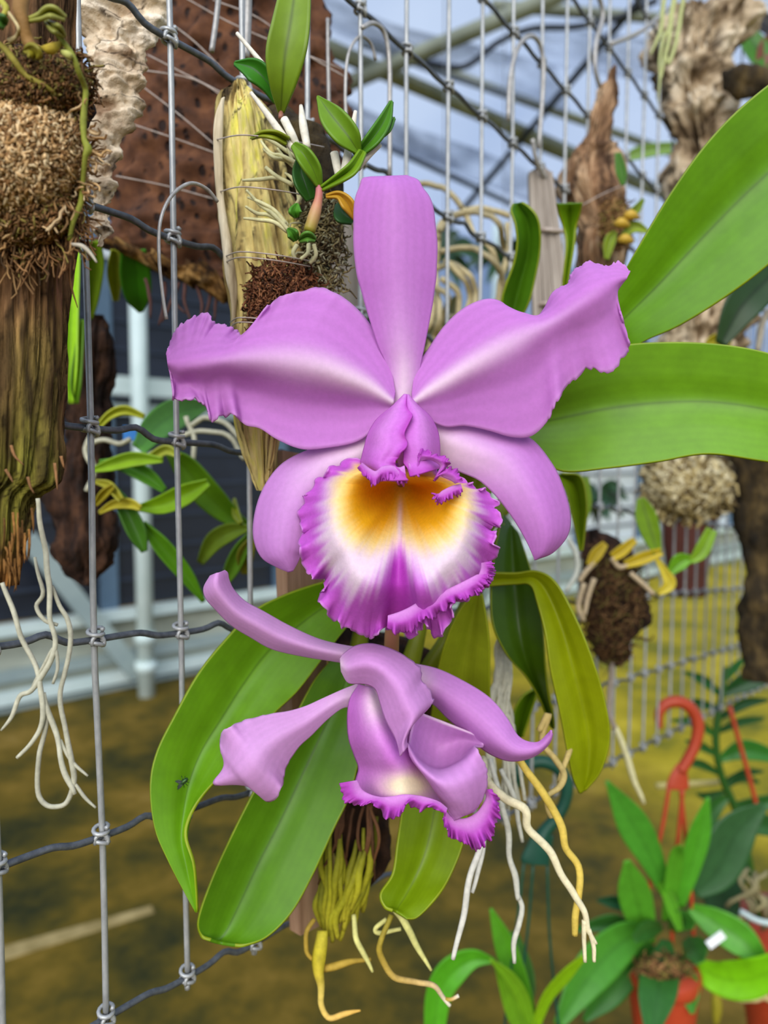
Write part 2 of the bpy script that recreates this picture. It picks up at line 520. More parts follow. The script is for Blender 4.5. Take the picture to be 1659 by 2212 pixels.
for k in range(len(tpost) - 1):
    nwin += 1
    tA, tB = tpost[k] + .05, tpost[k + 1] - .05
    dark = k < 6
    wn = wbox('window_%d' % nwin, tA, tB, zb + .03, zt1 - .05, -.1, .03, WINM if dark else PALEWALL, None, 'structure')
    wn['label'] = ('dark screened lower greenhouse bay' if dark else 'pale panelled lower greenhouse bay')
    for q in range(1, 7):
        zz = zb + (zt1 - zb) * q / 7
        wbox('slat', tA, tB, zz - .010, zz + .010, -.07, .02, SLATM, wn)
    nwin += 1
    wu = wbox('window_%d' % nwin, tA, tB, zt1 + .06, zt1 + .75, -.1, .03, WINM if dark else PALEWALL, None, 'structure')
    wu['label'] = ('dark screened upper greenhouse bay' if dark else 'pale panelled upper greenhouse bay')
    for q in range(1, 4):
        zz = zt1 + .06 + .69 * q / 4
        wbox('slat', tA, tB, zz - .010, zz + .010, -.07, .02, SLATM, wu)
    wl = wbox('window_%d' % (nwin + 1), tA, tB, zt1 + .8, EAVE, -.1, .01, FILM, None, 'structure')
    wl['label'] = 'bright plastic film panel above the screens'
    nwin += 1
    wbox('trim_%d' % (k + 1), tpost[k] - .05, tpost[k] + .05, zb, EAVE, -.1, .08, BLUESTEEL, None, 'structure')['label'] = 'slate blue wall mullion'
r1 = wbox('trim_30', -5, 12, zt1 - .05, zt1 + .06, -.05, .09, WHITEPT, None, 'structure'); r1['label'] = 'white horizontal rail between the screens'
wbox('ledge', -5, 12, zt1 - .17, zt1 - .1, -.05, .05, GREYSTEEL, r1)
r2 = wbox('trim_31', -5, 12, zt1 + .75, zt1 + .8, -.05, .06, PALEWALL, None, 'structure'); r2['label'] = 'pale horizontal rail above the screens'

def pole(name, t, z0, z1, off, r, mat, parent=None):
    p = WA + WT * t + WN * off
    v, f = tube_vf([p + ZUP * z0, p + ZUP * (z0 + z1) / 2, p + ZUP * z1], r, 14)
    return mesh(name, v, f, mat, parent)
tp = wall_tz(312, 1300, .25)[0]
for k, (dt, nm) in enumerate(((0, 'white round steel post standing before the dark screens'), (3.2, 'white round steel post far behind the purple flowers'), (6.4, 'white round steel post far behind the bromeliad leaves'))):
    if k == 2: nm = 'white round steel post standing farthest along the wall'
    o = pole('support_post', tp + dt, 0, EAVE, .25, .048, WHITEPT)
    props(o, nm, 'post', 'white steel support posts')
    for zz in (wall_tz(312, 1378, .25)[1], wall_tz(312, 1440, .25)[1]):
        pole('collar', tp + dt, zz - .03, zz + .03, .25, .062, WHITEPT, o)
ta, za = wall_tz(85, 1195, .15); tb, zb2 = wall_tz(275, 1430, .15)
pa, pb = WA + WT * ta + WN * .15 + ZUP * za, WA + WT * tb + WN * .15 + ZUP * zb2
ax = (pb - pa) / 2
ay = np.cross(ax, WN); ay /= np.linalg.norm(ay)
v, f = boxv((pa + pb) / 2, ax * 1.25, WN * .02, ay * .05)
props(mesh('diagonal_brace', v, f, GREYSTEEL, smooth=False), 'grey diagonal steel brace leaning against the screened wall', 'brace')

# roof: film plane from the eave up towards the camera side, with pipes below it
SL = math.radians(20)
RO = WA + ZUP * EAVE
RD = WN * math.cos(SL) + ZUP * math.sin(SL)
RN = np.cross(WT, RD); RN /= np.linalg.norm(RN)
q = [RO - WT * 9 - RD * .1, RO + WT * 15 - RD * .1, RO + WT * 15 + RD * 13, RO - WT * 9 + RD * 13]
roof = mesh('ceiling', np.array(q), [(0, 1, 2, 3)], FILM, smooth=False)
props(roof, 'bluish translucent plastic film greenhouse roof', kind='structure')
def RP(x, y, drop):
    return hit(x, y, RO - ZUP * drop, RN)[1]
def beam(x0, y0, x1, y1, r, drop, mat, ext=.0):
    p0, p1 = RP(x0, y0, drop), RP(x1, y1, drop)
    e = (p1 - p0) * ext
    v, f = tube_vf([p0 - e, (p0 + p1) / 2, p1 + e], r, 10)
    return mesh('beam', v, f, mat, roof)
beam(690, 95, 1245, 335, .045, .25, OLIVEST, .5)
beam(765, 175, 1200, -8, .042, .35, OLIVEST, .6)
beam(985, 470, 1310, 85, .022, .3, DARKCABLE, .6)
beam(690, 250, 1060, 420, .02, .15, DARKCABLE, .4)
beam(1060, 190, 1450, 330, .03, .12, OLIVEST, .5)
beam(1300, 30, 1700, 60, .03, .2, OLIVEST, .5)
beam(1240, 340, 1560, 470, .045, .25, OLIVEST, .3)
pts = [RP(x, y, .3) for x, y in ((830, 130), (900, 132), (1000, 145), (1075, 92), (1150, 62), (1240, 58), (1330, 40), (1420, 0))]
n = 40
v, f = tube_vf(crs(np.array(pts), n), .018, 8)
props(mesh('roof_cable', v, f, DARKCABLE), 'black cable sagging below the plastic film roof', 'cable')
def shade(pp, label):
    c = np.array([[RP(x, y, dr) for x, y, dr in row] for row in pp])
    g = surf(c, 24, 24)
    o = mesh('shade_cloth', g.reshape(-1, 3), grid_faces(24, 24), SHADE, None, thick=.002)
    return props(o, label, 'shade cloth', 'grey shade cloths under the roof')
shade([[(640, -60, .1), (820, 40, .1), (1000, 90, .1), (1200, 140, .1)], [(640, 20, .25), (820, 90, .3), (1000, 150, .3), (1220, 210, .2)], [(640, 60, .12), (820, 120, .12), (1010, 185, .12), (1230, 250, .12)]], 'grey shade net strip sagging beside the thick olive roof pipe')
shade([[(690, 190, .1), (850, 260, .1), (1050, 330, .1), (1250, 420, .1)], [(690, 240, .25), (850, 310, .25), (1050, 385, .25), (1250, 460, .2)], [(690, 265, .1), (850, 335, .1), (1050, 400, .1), (1250, 480, .1)]], 'lower grey shade net fold nearest the wire fence top')
shade([[(1160, 60, .1), (1300, 70, .1), (1450, 100, .1), (1600, 150, .1)], [(1160, 110, .3), (1300, 130, .3), (1450, 160, .3), (1600, 200, .2)], [(1160, 140, .1), (1300, 160, .1), (1450, 190, .1), (1600, 250, .1)]], 'grey shade net strip high behind the ridged cork bark')

# ------------------------------------------------------------------ wire fence
FD = RT * .827 + UP * (-.078) + FW * 1.0
FD /= np.linalg.norm(FD)
FO = P(205, 1382, .37)
FNRM = np.cross(FD, ZUP); FNRM /= np.linalg.norm(FNRM)
if np.dot(FNRM, CAM - FO) < 0: FNRM = -FNRM
def fd(x, y, off=0.0):
    return hit(x, y, FO + FNRM * off, FNRM)[0]
def row_h(y):
    rel = FO - CAM; D = np.dot(rel, FW); Yu = np.dot(rel, UP); a_ = (IH / 2 - y) / FPX
    return (a_ * D - Yu) / (math.cos(PITCH) + a_ * math.sin(PITCH))
ROWS = [row_h(y) for y in (-2000, -1500, -1010, -530, -45, 438, 925, 1382, 1808, 2200)]
SP = .0508
NC = 31
fence = thing('wire_fence', FO + ZUP * ROWS[-1], 'galvanised woven wire fence panel with knotted joints receding behind the flowers', 'fence')
cj = rng.normal(0, .0012, NC + 2)
def fpt(i, h): return FO + FD * (SP * i + (cj[int(i) + 1] if 0 <= i < NC else 0)) + ZUP * h
for i in range(-1, NC):
    top = ROWS[0] + .75
    pts = [fpt(i, ROWS[-1] - .004)] + [fpt(i, h) + FD * rng.normal(0, .0006) for h in ROWS[::-1]] + [fpt(i, top)]
    v, f = tube_vf(crs(np.array(pts), 28), .00165, 7)
    mesh('vertical_wire', v, f, WIRE, fence)
for k, h in enumerate(ROWS):
    pts = []
    for i in range(-2, NC):
        b0 = FO + FD * (SP * i) + ZUP * h
        s = 1 if (i + k) % 2 == 0 else .4
        if k < 4: s *= .2
        pts += [b0, b0 + FD * SP * .3 + ZUP * .0012, b0 + FD * SP * .52 + ZUP * .0042 * s, b0 + FD * SP * .72 - ZUP * .0004]
    v, f = tube_vf(crs(np.array(pts), len(pts) * 3), .0018, 7)
    mesh('horizontal_wire', v, f, WIRED, fence)
def knot_mesh():
    vs, fs = [], []; off = 0
    FDl = FD
    for z0, tilt in ((.0026, .25), (-.0026, -.2)):
        th = np.linspace(0, 2 * np.pi * 1.15, 15)
        pts = [FD * (math.cos(t) * .0036) + FNRM * (math.sin(t) * .0036) + ZUP * (z0 + tilt * .003 * math.cos(t + .6) + .0004 * t) for t in th]
        v, f = tube_vf(pts, .00115, 6); vs.append(v); fs += [tuple(q + off for q in x) for x in f]; off += len(v)
    th = np.linspace(-.6, 3.6, 10)
    pts = [FD * (.0032 * math.cos(t)) + ZUP * (.0034 * math.sin(t) - .001) + FNRM * .0026 for t in th]
    v, f = tube_vf(pts, .0011, 6); vs.append(v); fs += [tuple(q + off for q in x) for x in f]
    me = bpy.data.meshes.new('wire_knot'); me.from_pydata(np.concatenate(vs).tolist(), [], fs)
    me.polygons.foreach_set('use_smooth', [True] * len(me.polygons)); me.materials.append(WIRE)
    return me
km = knot_mesh()
forg = ORG[fence.name]
for i in range(-1, NC):
    for k, h in enumerate(ROWS[:]):
        o = bpy.data.objects.new('wire_knot', km); COL.objects.link(o); o.parent = fence
        o.location = fpt(i, h) - forg
        o.rotation_euler = (0, 0, rng.normal(0, .25))

# pigment recipes
LIL = S(217, 140, 219); LILD = S(186, 98, 194); LILP = S(232, 178, 232); WHT = S(246, 220, 234)
def mixc(a, b, f): return a[None, None] * (1 - f[..., None]) + b[None, None] * f[..., None] if a.ndim == 1 else a * (1 - f[..., None]) + b[None, None] * f[..., None]
def petal_col(base=LIL, pale=LILP, white=WHT, mid=.5, rib=.10, reach=.55, edge=None):
    def fn(u, v, g):
        c = np.ones(u.shape + (3,)) * base
        st = np.sin(v * 60 + 3 * np.sin(u * 5)) * .5 + .5
        c = c * (1 - .05 * st[..., None])
        f = np.exp(-((v - mid) / (rib * (1.3 - u))) ** 2) * (1 - smoothstep(.0, reach, u) * .8) * (1 - smoothstep(.6, 1, u))
        c = mixc(c, pale, np.clip(f * .9, 0, 1))
        c = mixc(c, white, np.clip(f * (1 - smoothstep(0, reach * .7, u)), 0, 1))
        e = np.abs(2 * v - 1)
        c = mixc(c, pale, np.clip(smoothstep(.93, 1, e) * .5, 0, 1))
        return c
    return fn
def leaf_col(base, dark=.5, tip=None, edge=None, ribw=.014):
    def fn(u, v, g):
        c = np.ones(u.shape + (3,)) * base
        c = c * (1 + .02 * np.sin(v * 95 + 2 * np.sin(u * 7))[..., None])
        if tip is not None: c = mixc(c, tip, smoothstep(.35, 1, u))
        rib = np.exp(-((v - .5) / max(ribw, .6 / u.shape[1])) ** 2)
        c = c * (1 - (1 - dark) * rib[..., None])
        e = np.abs(2 * v - 1)
        if edge is not None: c = mixc(c, edge, smoothstep(.972, 1, e) * .65)
        return c
    return fn
GR = S(112, 162, 22); GRD = S(58, 112, 24); GRY = S(150, 168, 18); GRL = S(136, 186, 42)
RCOL = S(206, 196, 168); RCOLY = S(196, 176, 84); RCOLG = S(160, 158, 40)

# ------------------------------------------------------------------ wood slat and the flowering orchid
dS = fd(665, 1600, .012)
c0, c1 = P(640, 980, fd(640, 980, .012)), P(676, 1995, fd(676, 1995, .012))
axz = (c1 - c0) / 2
v, f = boxv((c0 + c1) / 2, axz, FD * .016, FNRM * .005)
slat = props(mesh('mounting_slat', v, f, PINKB, smooth=False), 'tan wooden slat tied to the fence behind the flowering orchid', 'wood slat')

orchid = thing('flowering_orchid', P(740, 1990, .45), 'purple flowering cattleya orchid with strap leaves mounted on the fence', 'orchid')

# ---- upper flower: column part carries the perianth
D0 = .345
flw = tube('flower', [(868, 930, D0 + .012), (872, 985, D0 + .008), (874, 1012, D0 + .004)], [16, 15, 12], LIPM, orchid, 12, 6, col=S(238, 200, 214))
flw['label'] = 'upper open flower facing the viewer with ruffled yellow throated lip'
tube('pedicel', [(868, 940, D0 + .012), (862, 1100, D0 + .045), (850, 1300, D0 + .05), (846, 1390, D0 + .055), (842, 1500, D0 + .09)], [14, 15, 15, 16, 16], LEAFM, orchid, 12, 6, col=S(176, 124, 92))

petal('dorsal_sepal', [(846, 900, 894, 900), (838, 800, 906, 800), (815, 740, 918, 740), (787, 650, 935, 650), (770, 580, 942, 580), (763, 510, 944, 510), (767, 440, 932, 440), (776, 405, 914, 407), (784, 387, 902, 390), (800, 383, 880, 380)],
      [D0 + .012, D0 + .008, D0 + .004, D0 + .004, D0 + .010], [.006, .001, -.002, .001, .006], flw, PETAL, petal_col(S(214, 136, 217), rib=.3, reach=.5), jag=[(0, 1.5, 5, 3, .3, 1.2, 3)])
petal('petal', [(853, 850, 850, 870, 845, 890), (842, 785, 800, 838, 805, 930), (815, 725, 755, 818, 768, 955), (775, 672, 705, 799, 708, 967), (725, 634, 655, 787, 652, 970), (670, 622, 605, 780, 600, 950), (612, 640, 560, 777, 562, 926), (575, 664, 525, 777, 530, 918), (548, 702, 500, 778, 508, 898), (519, 727, 478, 780, 482, 900), (500, 708, 455, 783, 457, 908), (462, 701, 430, 786, 446, 880), (440, 677, 410, 788, 418, 859), (394, 700, 390, 790, 378, 866), (370, 735, 374, 788, 374, 848), (360, 764, 363, 785, 368, 803)],
      [D0 + .006, D0 - .002, D0 - .006, D0 - .006, D0 - .002], [.018, .007, -.002, .013, .013], flw, PETAL, petal_col(mid=.5, rib=.09, reach=1.0), nu=220, nv=49,
      ruf=[(-1, .005, 11, 3, .2, .98, 11), (1, .005, 9, 3.5, .45, .99, 12)], jag=[(-1, 5, 22, 12, .25, 1.2, 13), (1, 5, 20, 12, .5, 1.2, 14), (-1, 2.5, 60, 24, .4, 1.2, 15), (1, 2.5, 60, 24, .5, 1.2, 16)])
petal('petal', [(891, 850, 892, 869, 899, 882), (898, 800, 925, 846, 925, 905), (925, 755, 965, 821, 962, 922), (960, 705, 1005, 796, 1005, 920), (1000, 668, 1045, 773, 1055, 930), (1045, 648, 1085, 751, 1105, 944), (1080, 652, 1120, 733, 1147, 942), (1112, 680, 1150, 717, 1180, 913), (1143, 702, 1178, 704, 1202, 868), (1174, 670, 1207, 688, 1232, 824), (1196, 630, 1232, 671, 1270, 799), (1228, 612, 1257, 654, 1312, 806), (1243, 582, 1282, 637, 1344, 779), (1270, 567, 1300, 624, 1358, 746), (1310, 573, 1320, 612, 1345, 690), (1338, 570, 1338, 604, 1329, 642), (1361, 588, 1354, 600, 1346, 607)],
      [D0 + .006, D0, D0 - .006, D0 - .010, D0 - .006], [.020, .008, -.001, .007, .012], flw, PETAL, petal_col(rib=.08, reach=1.0), nu=220, nv=49,
      ruf=[(-1, .003, 6, 3, .45, .95, 21), (1, .0045, 10, 3, .35, .98, 22)], jag=[(1, 6, 18, 10, .4, 1.2, 23), (-1, 4, 16, 10, .6, 1.2, 24), (1, 2.5, 60, 24, .4, 1.2, 25), (-1, 2.5, 60, 24, .6, 1.2, 26)])
petal('lateral_sepal', [(815, 925, 830, 985), (735, 952, 790, 1010), (668, 972, 745, 1040), (610, 1002, 712, 1080), (572, 1050, 692, 1120), (552, 1105, 680, 1160), (548, 1160, 668, 1187), (565, 1203, 652, 1197), (598, 1224, 643, 1214), (624, 1235, 632, 1233)],
      [D0 + .018, D0 + .016, D0 + .012, D0 + .012, D0 + .016], [.008, .001, -.002, 0, .004], flw, PETAL, petal_col(S(218, 150, 222), rib=.35, reach=.8), nu=50)
petal('lateral_sepal', [(940, 895, 925, 965), (1010, 903, 962, 1006), (1080, 924, 1000, 1022), (1146, 948, 1035, 1038), (1192, 1002, 1068, 1068), (1216, 1052, 1098, 1105), (1231, 1110, 1120, 1138), (1226, 1155, 1138, 1170), (1195, 1192, 1150, 1196), (1160, 1207, 1155, 1209)],
      [D0 + .018, D0 + .014, D0 + .008, D0 + .008, D0 + .014], [.010, .002, -.002, 0, .004], flw, PETAL, petal_col(S(214, 136, 217), rib=.35, reach=.85, mid=.7), nu=50)

# ---- lip limb: polar sheet from the deep throat to the ruffled margin
MARG = [(800, 1014), (785, 1002), (762, 995), (738, 997), (725, 1006), (712, 1012), (700, 1022), (690, 1032), (680, 1045), (670, 1058), (660, 1072), (655, 1086), (650, 1100), (648, 1118), (651, 1135), (656, 1150), (651, 1165), (653, 1182), (650, 1200), (655, 1220), (664, 1240), (671, 1252), (685, 1246), (702, 1250), (706, 1262), (700, 1275), (691, 1286), (691, 1300), (704, 1318), (720, 1334), (734, 1345), (742, 1355), (757, 1357), (775, 1365), (790, 1372), (806, 1378), (820, 1372), (828, 1358), (840, 1360), (855, 1358), (870, 1366), (885, 1372), (897, 1376), (905, 1361), (915, 1352), (925, 1356), (933, 1370), (946, 1379), (956, 1370), (968, 1356), (980, 1341), (982, 1326), (976, 1313), (986, 1301), (1000, 1302), (1015, 1291), (1030, 1286), (1036, 1275), (1050, 1267), (1060, 1251), (1061, 1240), (1046, 1232), (1051, 1222), (1065, 1206), (1077, 1200), (1077, 1186), (1064, 1180), (1070, 1161), (1074, 1151), (1061, 1150), (1057, 1141), (1068, 1140), (1082, 1145), (1085, 1126), (1080, 1108), (1071, 1092), (1074, 1084), (1062, 1070), (1050, 1056), (1044, 1060), (1030, 1055), (1025, 1045), (1010, 1041), (998, 1036), (989, 1047), (975, 1036), (960, 1027), (946, 1018), (925, 1010), (900, 1006), (870, 1004), (840, 1006), (820, 1010)]
def lip_limb():
    NR, NA = 60, 560
    mg = np.array(MARG + MARG[:1], float)
    mg = crs(mg, NA + 1)[:-1]
    C = np.array([868.0, 1046.0])
    r = np.linspace(0.02, 1, NR)
    r_ = r[:, None]
    ker = np.hanning(75); ker /= ker.sum()
    sm = np.stack([np.convolve(np.concatenate([mg[-37:, k], mg[:, k], mg[:37, k]]), ker, 'valid') for k in (0, 1)], 1)
    bl = (r_ ** 9)[..., None]
    xy = C[None, None] + ((sm[None] - C) * (1 - bl) + (mg[None] - C) * bl) * r_[..., None]
    ang = np.arctan2(sm[:, 1] - C[1], sm[:, 0] - C[0])[None, :]
    down = np.clip(np.sin(ang), -1, 1)
    X, Y = xy[..., 0], xy[..., 1]
    # funnel: deep throat, rim rolls forward, margin flares back
    d = D0 + .034 * (1 - smoothstep(0, .62, r_)) ** 1.4 - .022 * smoothstep(.1, .7, r_) * (.35 + .65 * np.clip(down, 0, 1)) + .016 * smoothstep(.66, 1, r_) * np.ones_like(ang)
    gx = X - (862 - (Y - 1180) * .03)
    wv = 10 + np.clip(Y - 1150, 0, 250) * .20
    d += .012 * np.exp(-(gx / wv) ** 2) * smoothstep(1130, 1260, Y)
    d += .006 * smoothstep(-4, 10, gx - wv * .9) * (1 - smoothstep(10, 60, gx - wv * .9)) * -1 * smoothstep(1200, 1300, Y)
    keel = np.exp(-(gx / 7) ** 2) * (1 - smoothstep(1120, 1220, Y)) * smoothstep(.05, .3, r_)
    d -= .003 * keel
    # ruffles: long waves and fine crimps near the margin
    th = np.linspace(0, 1, NA, endpoint=False)[None, :]
    R_ = r_ * np.ones_like(th)
    low = .55 + .45 * np.clip(down + .3, 0, 1)
    for q, a, p, sd_ in ((11, .0045, 7, 1), (24, .0050, 11, 2), (46, .0036, 16, 3), (84, .0020, 22, 4)):
        d += a * vnoise(NA, q, 100 + sd_, True)[None, :] * R_ ** p * low
    d += .006 * np.sin(2 * np.pi * 26 * th + 3 * vnoise(NA, 9, 77, True)[None, :]) * R_ ** 14 * np.clip(down, 0, 1) ** 2
    jx = (vnoise(NA, 60, 201, True) + .7 * vnoise(NA, 120, 202, True))[None, :] * 5.0 * R_ ** 14
    jy = (vnoise(NA, 64, 203, True) + .7 * vnoise(NA, 118, 204, True))[None, :] * 5.0 * R_ ** 14
    g = np.stack([X + jx, Y + jy, d], -1)
    # pigment
    mag = S(204, 96, 206); magd = S(190, 66, 188); wht = S(238, 214, 228); yel = S(250, 190, 30); org = S(238, 148, 10); cream = S(248, 220, 140)
    c = np.ones(X.shape + (3,)) * wht
    wob_ = .06 * vnoise(NA, 40, 301, True)[None, :] + .05 * vnoise(NA, 90, 302, True)[None, :]
    def rot(cx, cy, rx, ry, an):
        ca, sa = math.cos(an), math.sin(an)
        u_ = (X - cx) * ca + (Y - cy) * sa; v_ = -(X - cx) * sa + (Y - cy) * ca
        return np.sqrt((u_ / rx) ** 2 + (v_ / ry) ** 2)
    el = np.minimum(rot(782, 1130, 92, 150, .16), rot(944, 1122, 90, 146, -.14))
    el = np.minimum(el, rot(866, 1080, 120, 90, 0)) + wob_ * 1.3
    c = mixc(c, LILP, smoothstep(.72, 1.02, el) * .8)
    c = mixc(c, mag, smoothstep(.86, 1.24, el))
    c = mixc(c, magd, smoothstep(1.15, 1.5, el) * .45)
    e = np.minimum(rot(806, 1082, 78, 96, .1), rot(926, 1080, 82, 98, -.1)) + wob_ * .6
    c = mixc(c, cream, 1 - smoothstep(.85, 1.40, e))
    c = mixc(c, yel, 1 - smoothstep(.50, 1.06, e))
    c = mixc(c, org, (1 - smoothstep(.15, .85, e)) * (1 - smoothstep(1040, 1125, Y)))
    c = mixc(c, yel, np.exp(-(gx / 10) ** 2) * (1 - smoothstep(1060, 1150, Y)) * .8)
    c = mixc(c, wht, np.exp(-(gx / 5) ** 2) * smoothstep(1060, 1110, Y) * (1 - smoothstep(1150, 1190, Y)) * .7)
    c = mixc(c, mag, smoothstep(.80, .95, R_ + wob_ * .6))
    c = mixc(c, magd, np.clip(1.25 * np.exp(-(gx / (wv * .72)) ** 4), 0, 1) * smoothstep(1165, 1225, Y))
    c = mixc(c, LILP, smoothstep(.985, 1, R_) * .5)
    v = PA(g).reshape(-1, 3); fcs = grid_faces(NR, NA, True)
    n0 = len(v); v = np.vstack([v, v[:NA].mean(0)])
    fcs += [(n0, (j + 1) % NA, j) for j in range(NA)]
    col = np.vstack([c.reshape(-1, 3), org[None]])
    return mesh('lip', v, fcs, LIPM, flw, col, thick=.0007)
lip_limb()

# ---- tube of the lip: two overlapping lobes with frilled lower edges
def lobe_col(u, v, g):
    c = np.ones(u.shape + (3,)) * S(210, 112, 212)
    c = mixc(c, S(226, 150, 226), np.exp(-((v - .35) / .3) ** 2) * (1 - smoothstep(.3, .8, u)) * .8)
    c = mixc(c, S(192, 70, 190), smoothstep(.82, 1, u) * .8)
    return mixc(c, S(192, 64, 188), smoothstep(.8, 1, v) * .7)
def lobe_colr(u, v, g): return lobe_col(u, 1 - v, g)
petal('lip_lobe', [(874, 852, 879, 853), (848, 878, 878, 878), (816, 905, 888, 902), (797, 935, 872, 935), (788, 965, 878, 966), (783, 985, 858, 988), (781, 1003, 852, 1002), (796, 1022, 868, 1018), (806, 1040, 880, 1038)],
      [D0 - .002, D0 - .010, D0 - .016, D0 - .017, D0 - .022], [.016, .003, -.002, -.002, -.003], flw, LIPM, lobe_col, nu=60, nv=50,
      ruf=[(1, .0018, 6, 4, .1, 1.2, 31)], jag=[(1, 4, 6, 5, .15, 1.2, 32)])
petal('lip_lobe', [(877, 853, 882, 853), (878, 876, 902, 876), (880, 902, 928, 900), (868, 930, 944, 930), (866, 955, 949, 960), (872, 980, 949, 985), (872, 1000, 950, 998), (880, 1012, 952, 1006), (886, 1030, 950, 1012)],
      [D0 - .001, D0 - .008, D0 - .013, D0 - .014, D0 - .018], [-.001, -.002, -.002, .003, .016], flw, LIPM, lobe_colr, nu=60, nv=50)
def frill(name, inner, outer, d, parent, seed, n=90, colr=None, amp=.002):
    """narrow crimped strip between two traced lines."""
    c = np.array([[(a_[0], a_[1], d), ((a_[0] + b_[0]) / 2, (a_[1] + b_[1]) / 2, d - .002), (b_[0], b_[1], d - .001)] for a_, b_ in zip(inner, outer)])
    f_ = (lambda u, v, g: mixc(np.ones(u.shape + (3,)) * S(216, 140, 214), S(192, 78, 192), smoothstep(.1, .6, v))) if colr is None else colr
    return petal(name, None, None, None, parent, LIPM, f_, nu=n * 2, nv=14, ctrl=c, ruf=[(1, amp * 1.3, 13, 1.3, 0, 1.2, seed), (1, amp * .5, 22, 2, 0, 1.2, seed + 7)], jag=[(1, 6, 22, 3, 0, 1.2, seed + 1)], thick=.0006)
frill('frill', [(782, 1000), (798, 1012), (812, 1018), (826, 1008), (845, 1006), (862, 1010), (874, 1006)], [(772, 1010), (796, 1040), (812, 1046), (824, 1034), (846, 1030), (862, 1042), (879, 1044)], D0 - .021, flw, 41)
frill('frill', [(882, 1000), (896, 1004), (910, 996), (925, 992), (942, 998), (952, 1008), (948, 1020), (958, 1030), (972, 1036), (984, 1044)], [(884, 1028), (903, 1026), (906, 978), (930, 981), (956, 988), (967, 1004), (938, 1036), (962, 1014), (988, 1018), (996, 1040)], D0 - .016, flw, 43)
frill('frill', [(996, 1046), (978, 1050), (964, 1056), (954, 1062), (950, 1068)], [(1000, 1062), (984, 1070), (962, 1082), (944, 1084), (936, 1066)], D0 - .014, flw, 45, 50)
frill('frill', [(838, 1330), (862, 1322), (884, 1312), (905, 1300), (930, 1290), (960, 1276), (990, 1262), (1014, 1250), (1030, 1242)], [(836, 1356), (862, 1368), (890, 1362), (916, 1336), (944, 1330), (974, 1304), (1004, 1296), (1040, 1272), (1060, 1240)], D0 - .014, flw, 47, 140, amp=.0035)

frill('frill', [(1040, 1216), (1038, 1232), (1030, 1248), (1016, 1262)], [(1062, 1212), (1066, 1236), (1056, 1262), (1030, 1284)], D0 - .012, flw, 49, 60, amp=.003)

# ---- lower flower, half turned away
D1 = .362
flw2 = tube('flower', [(800, 1470, D1 + .02), (815, 1500, D1 + .014), (830, 1535, D1 + .008)], [15, 14, 10], LIPM, orchid, 12, 6, col=S(238, 206, 214))
flw2['label'] = 'lower nodding flower half turned away with hooded petal'
PC2 = petal_col(S(228, 170, 226), S(238, 200, 236), S(238, 204, 232), rib=.4, reach=.3)
petal('dorsal_sepal', [(790, 1402, 780, 1440), (730, 1392, 735, 1430), (680, 1378, 660, 1418), (620, 1350, 590, 1402), (570, 1322, 545, 1378), (530, 1300, 500, 1350), (505, 1275, 466, 1316), (494, 1253, 446, 1293), (491, 1238, 441, 1270), (484, 1232, 455, 1244)],
      [D1 + .02, D1 + .008, D1 - .004, D1 - .012, D1 - .012], [.006, -.001, -.005, -.002, .004], flw2, PETAL, PC2)
petal('petal', [(775, 1476, 770, 1532), (740, 1490, 742, 1528), (700, 1508, 707, 1553), (660, 1526, 673, 1587), (622, 1537, 646, 1612), (580, 1543, 627, 1640), (540, 1552, 615, 1668), (506, 1564, 611, 1695), (484, 1576, 545, 1650, 601, 1720), (475, 1602, 522, 1672, 578, 1732), (481, 1630, 505, 1678, 553, 1704), (504, 1652, 462, 1693, 530, 1684)],
      [D1 + .02, D1 + .01, D1, D1 - .006, D1 + .004], [.010, .003, -.002, .002, .008], flw2, PETAL, PC2, nu=80, ruf=[(0, .003, 8, 3, .5, 1.2, 51)], jag=[(0, 2.5, 12, 6, .4, 1.2, 52)])
petal('lateral_sepal', [(885, 1432, 900, 1500), (944, 1445, 938, 1522), (998, 1470, 966, 1550), (1045, 1498, 1000, 1580), (1072, 1522, 1035, 1612), (1095, 1552, 1066, 1632), (1117, 1588, 1100, 1643), (1139, 1602, 1135, 1640), (1164, 1603, 1165, 1626), (1183, 1586, 1187, 1604), (1191, 1577, 1193, 1585)],
      [D1 + .026, D1 + .018, D1 + .008, D1 + .004, D1], [.004, -.001, -.004, -.002, .008], flw2, PETAL, petal_col(S(216, 144, 218), rib=.4, reach=.2))
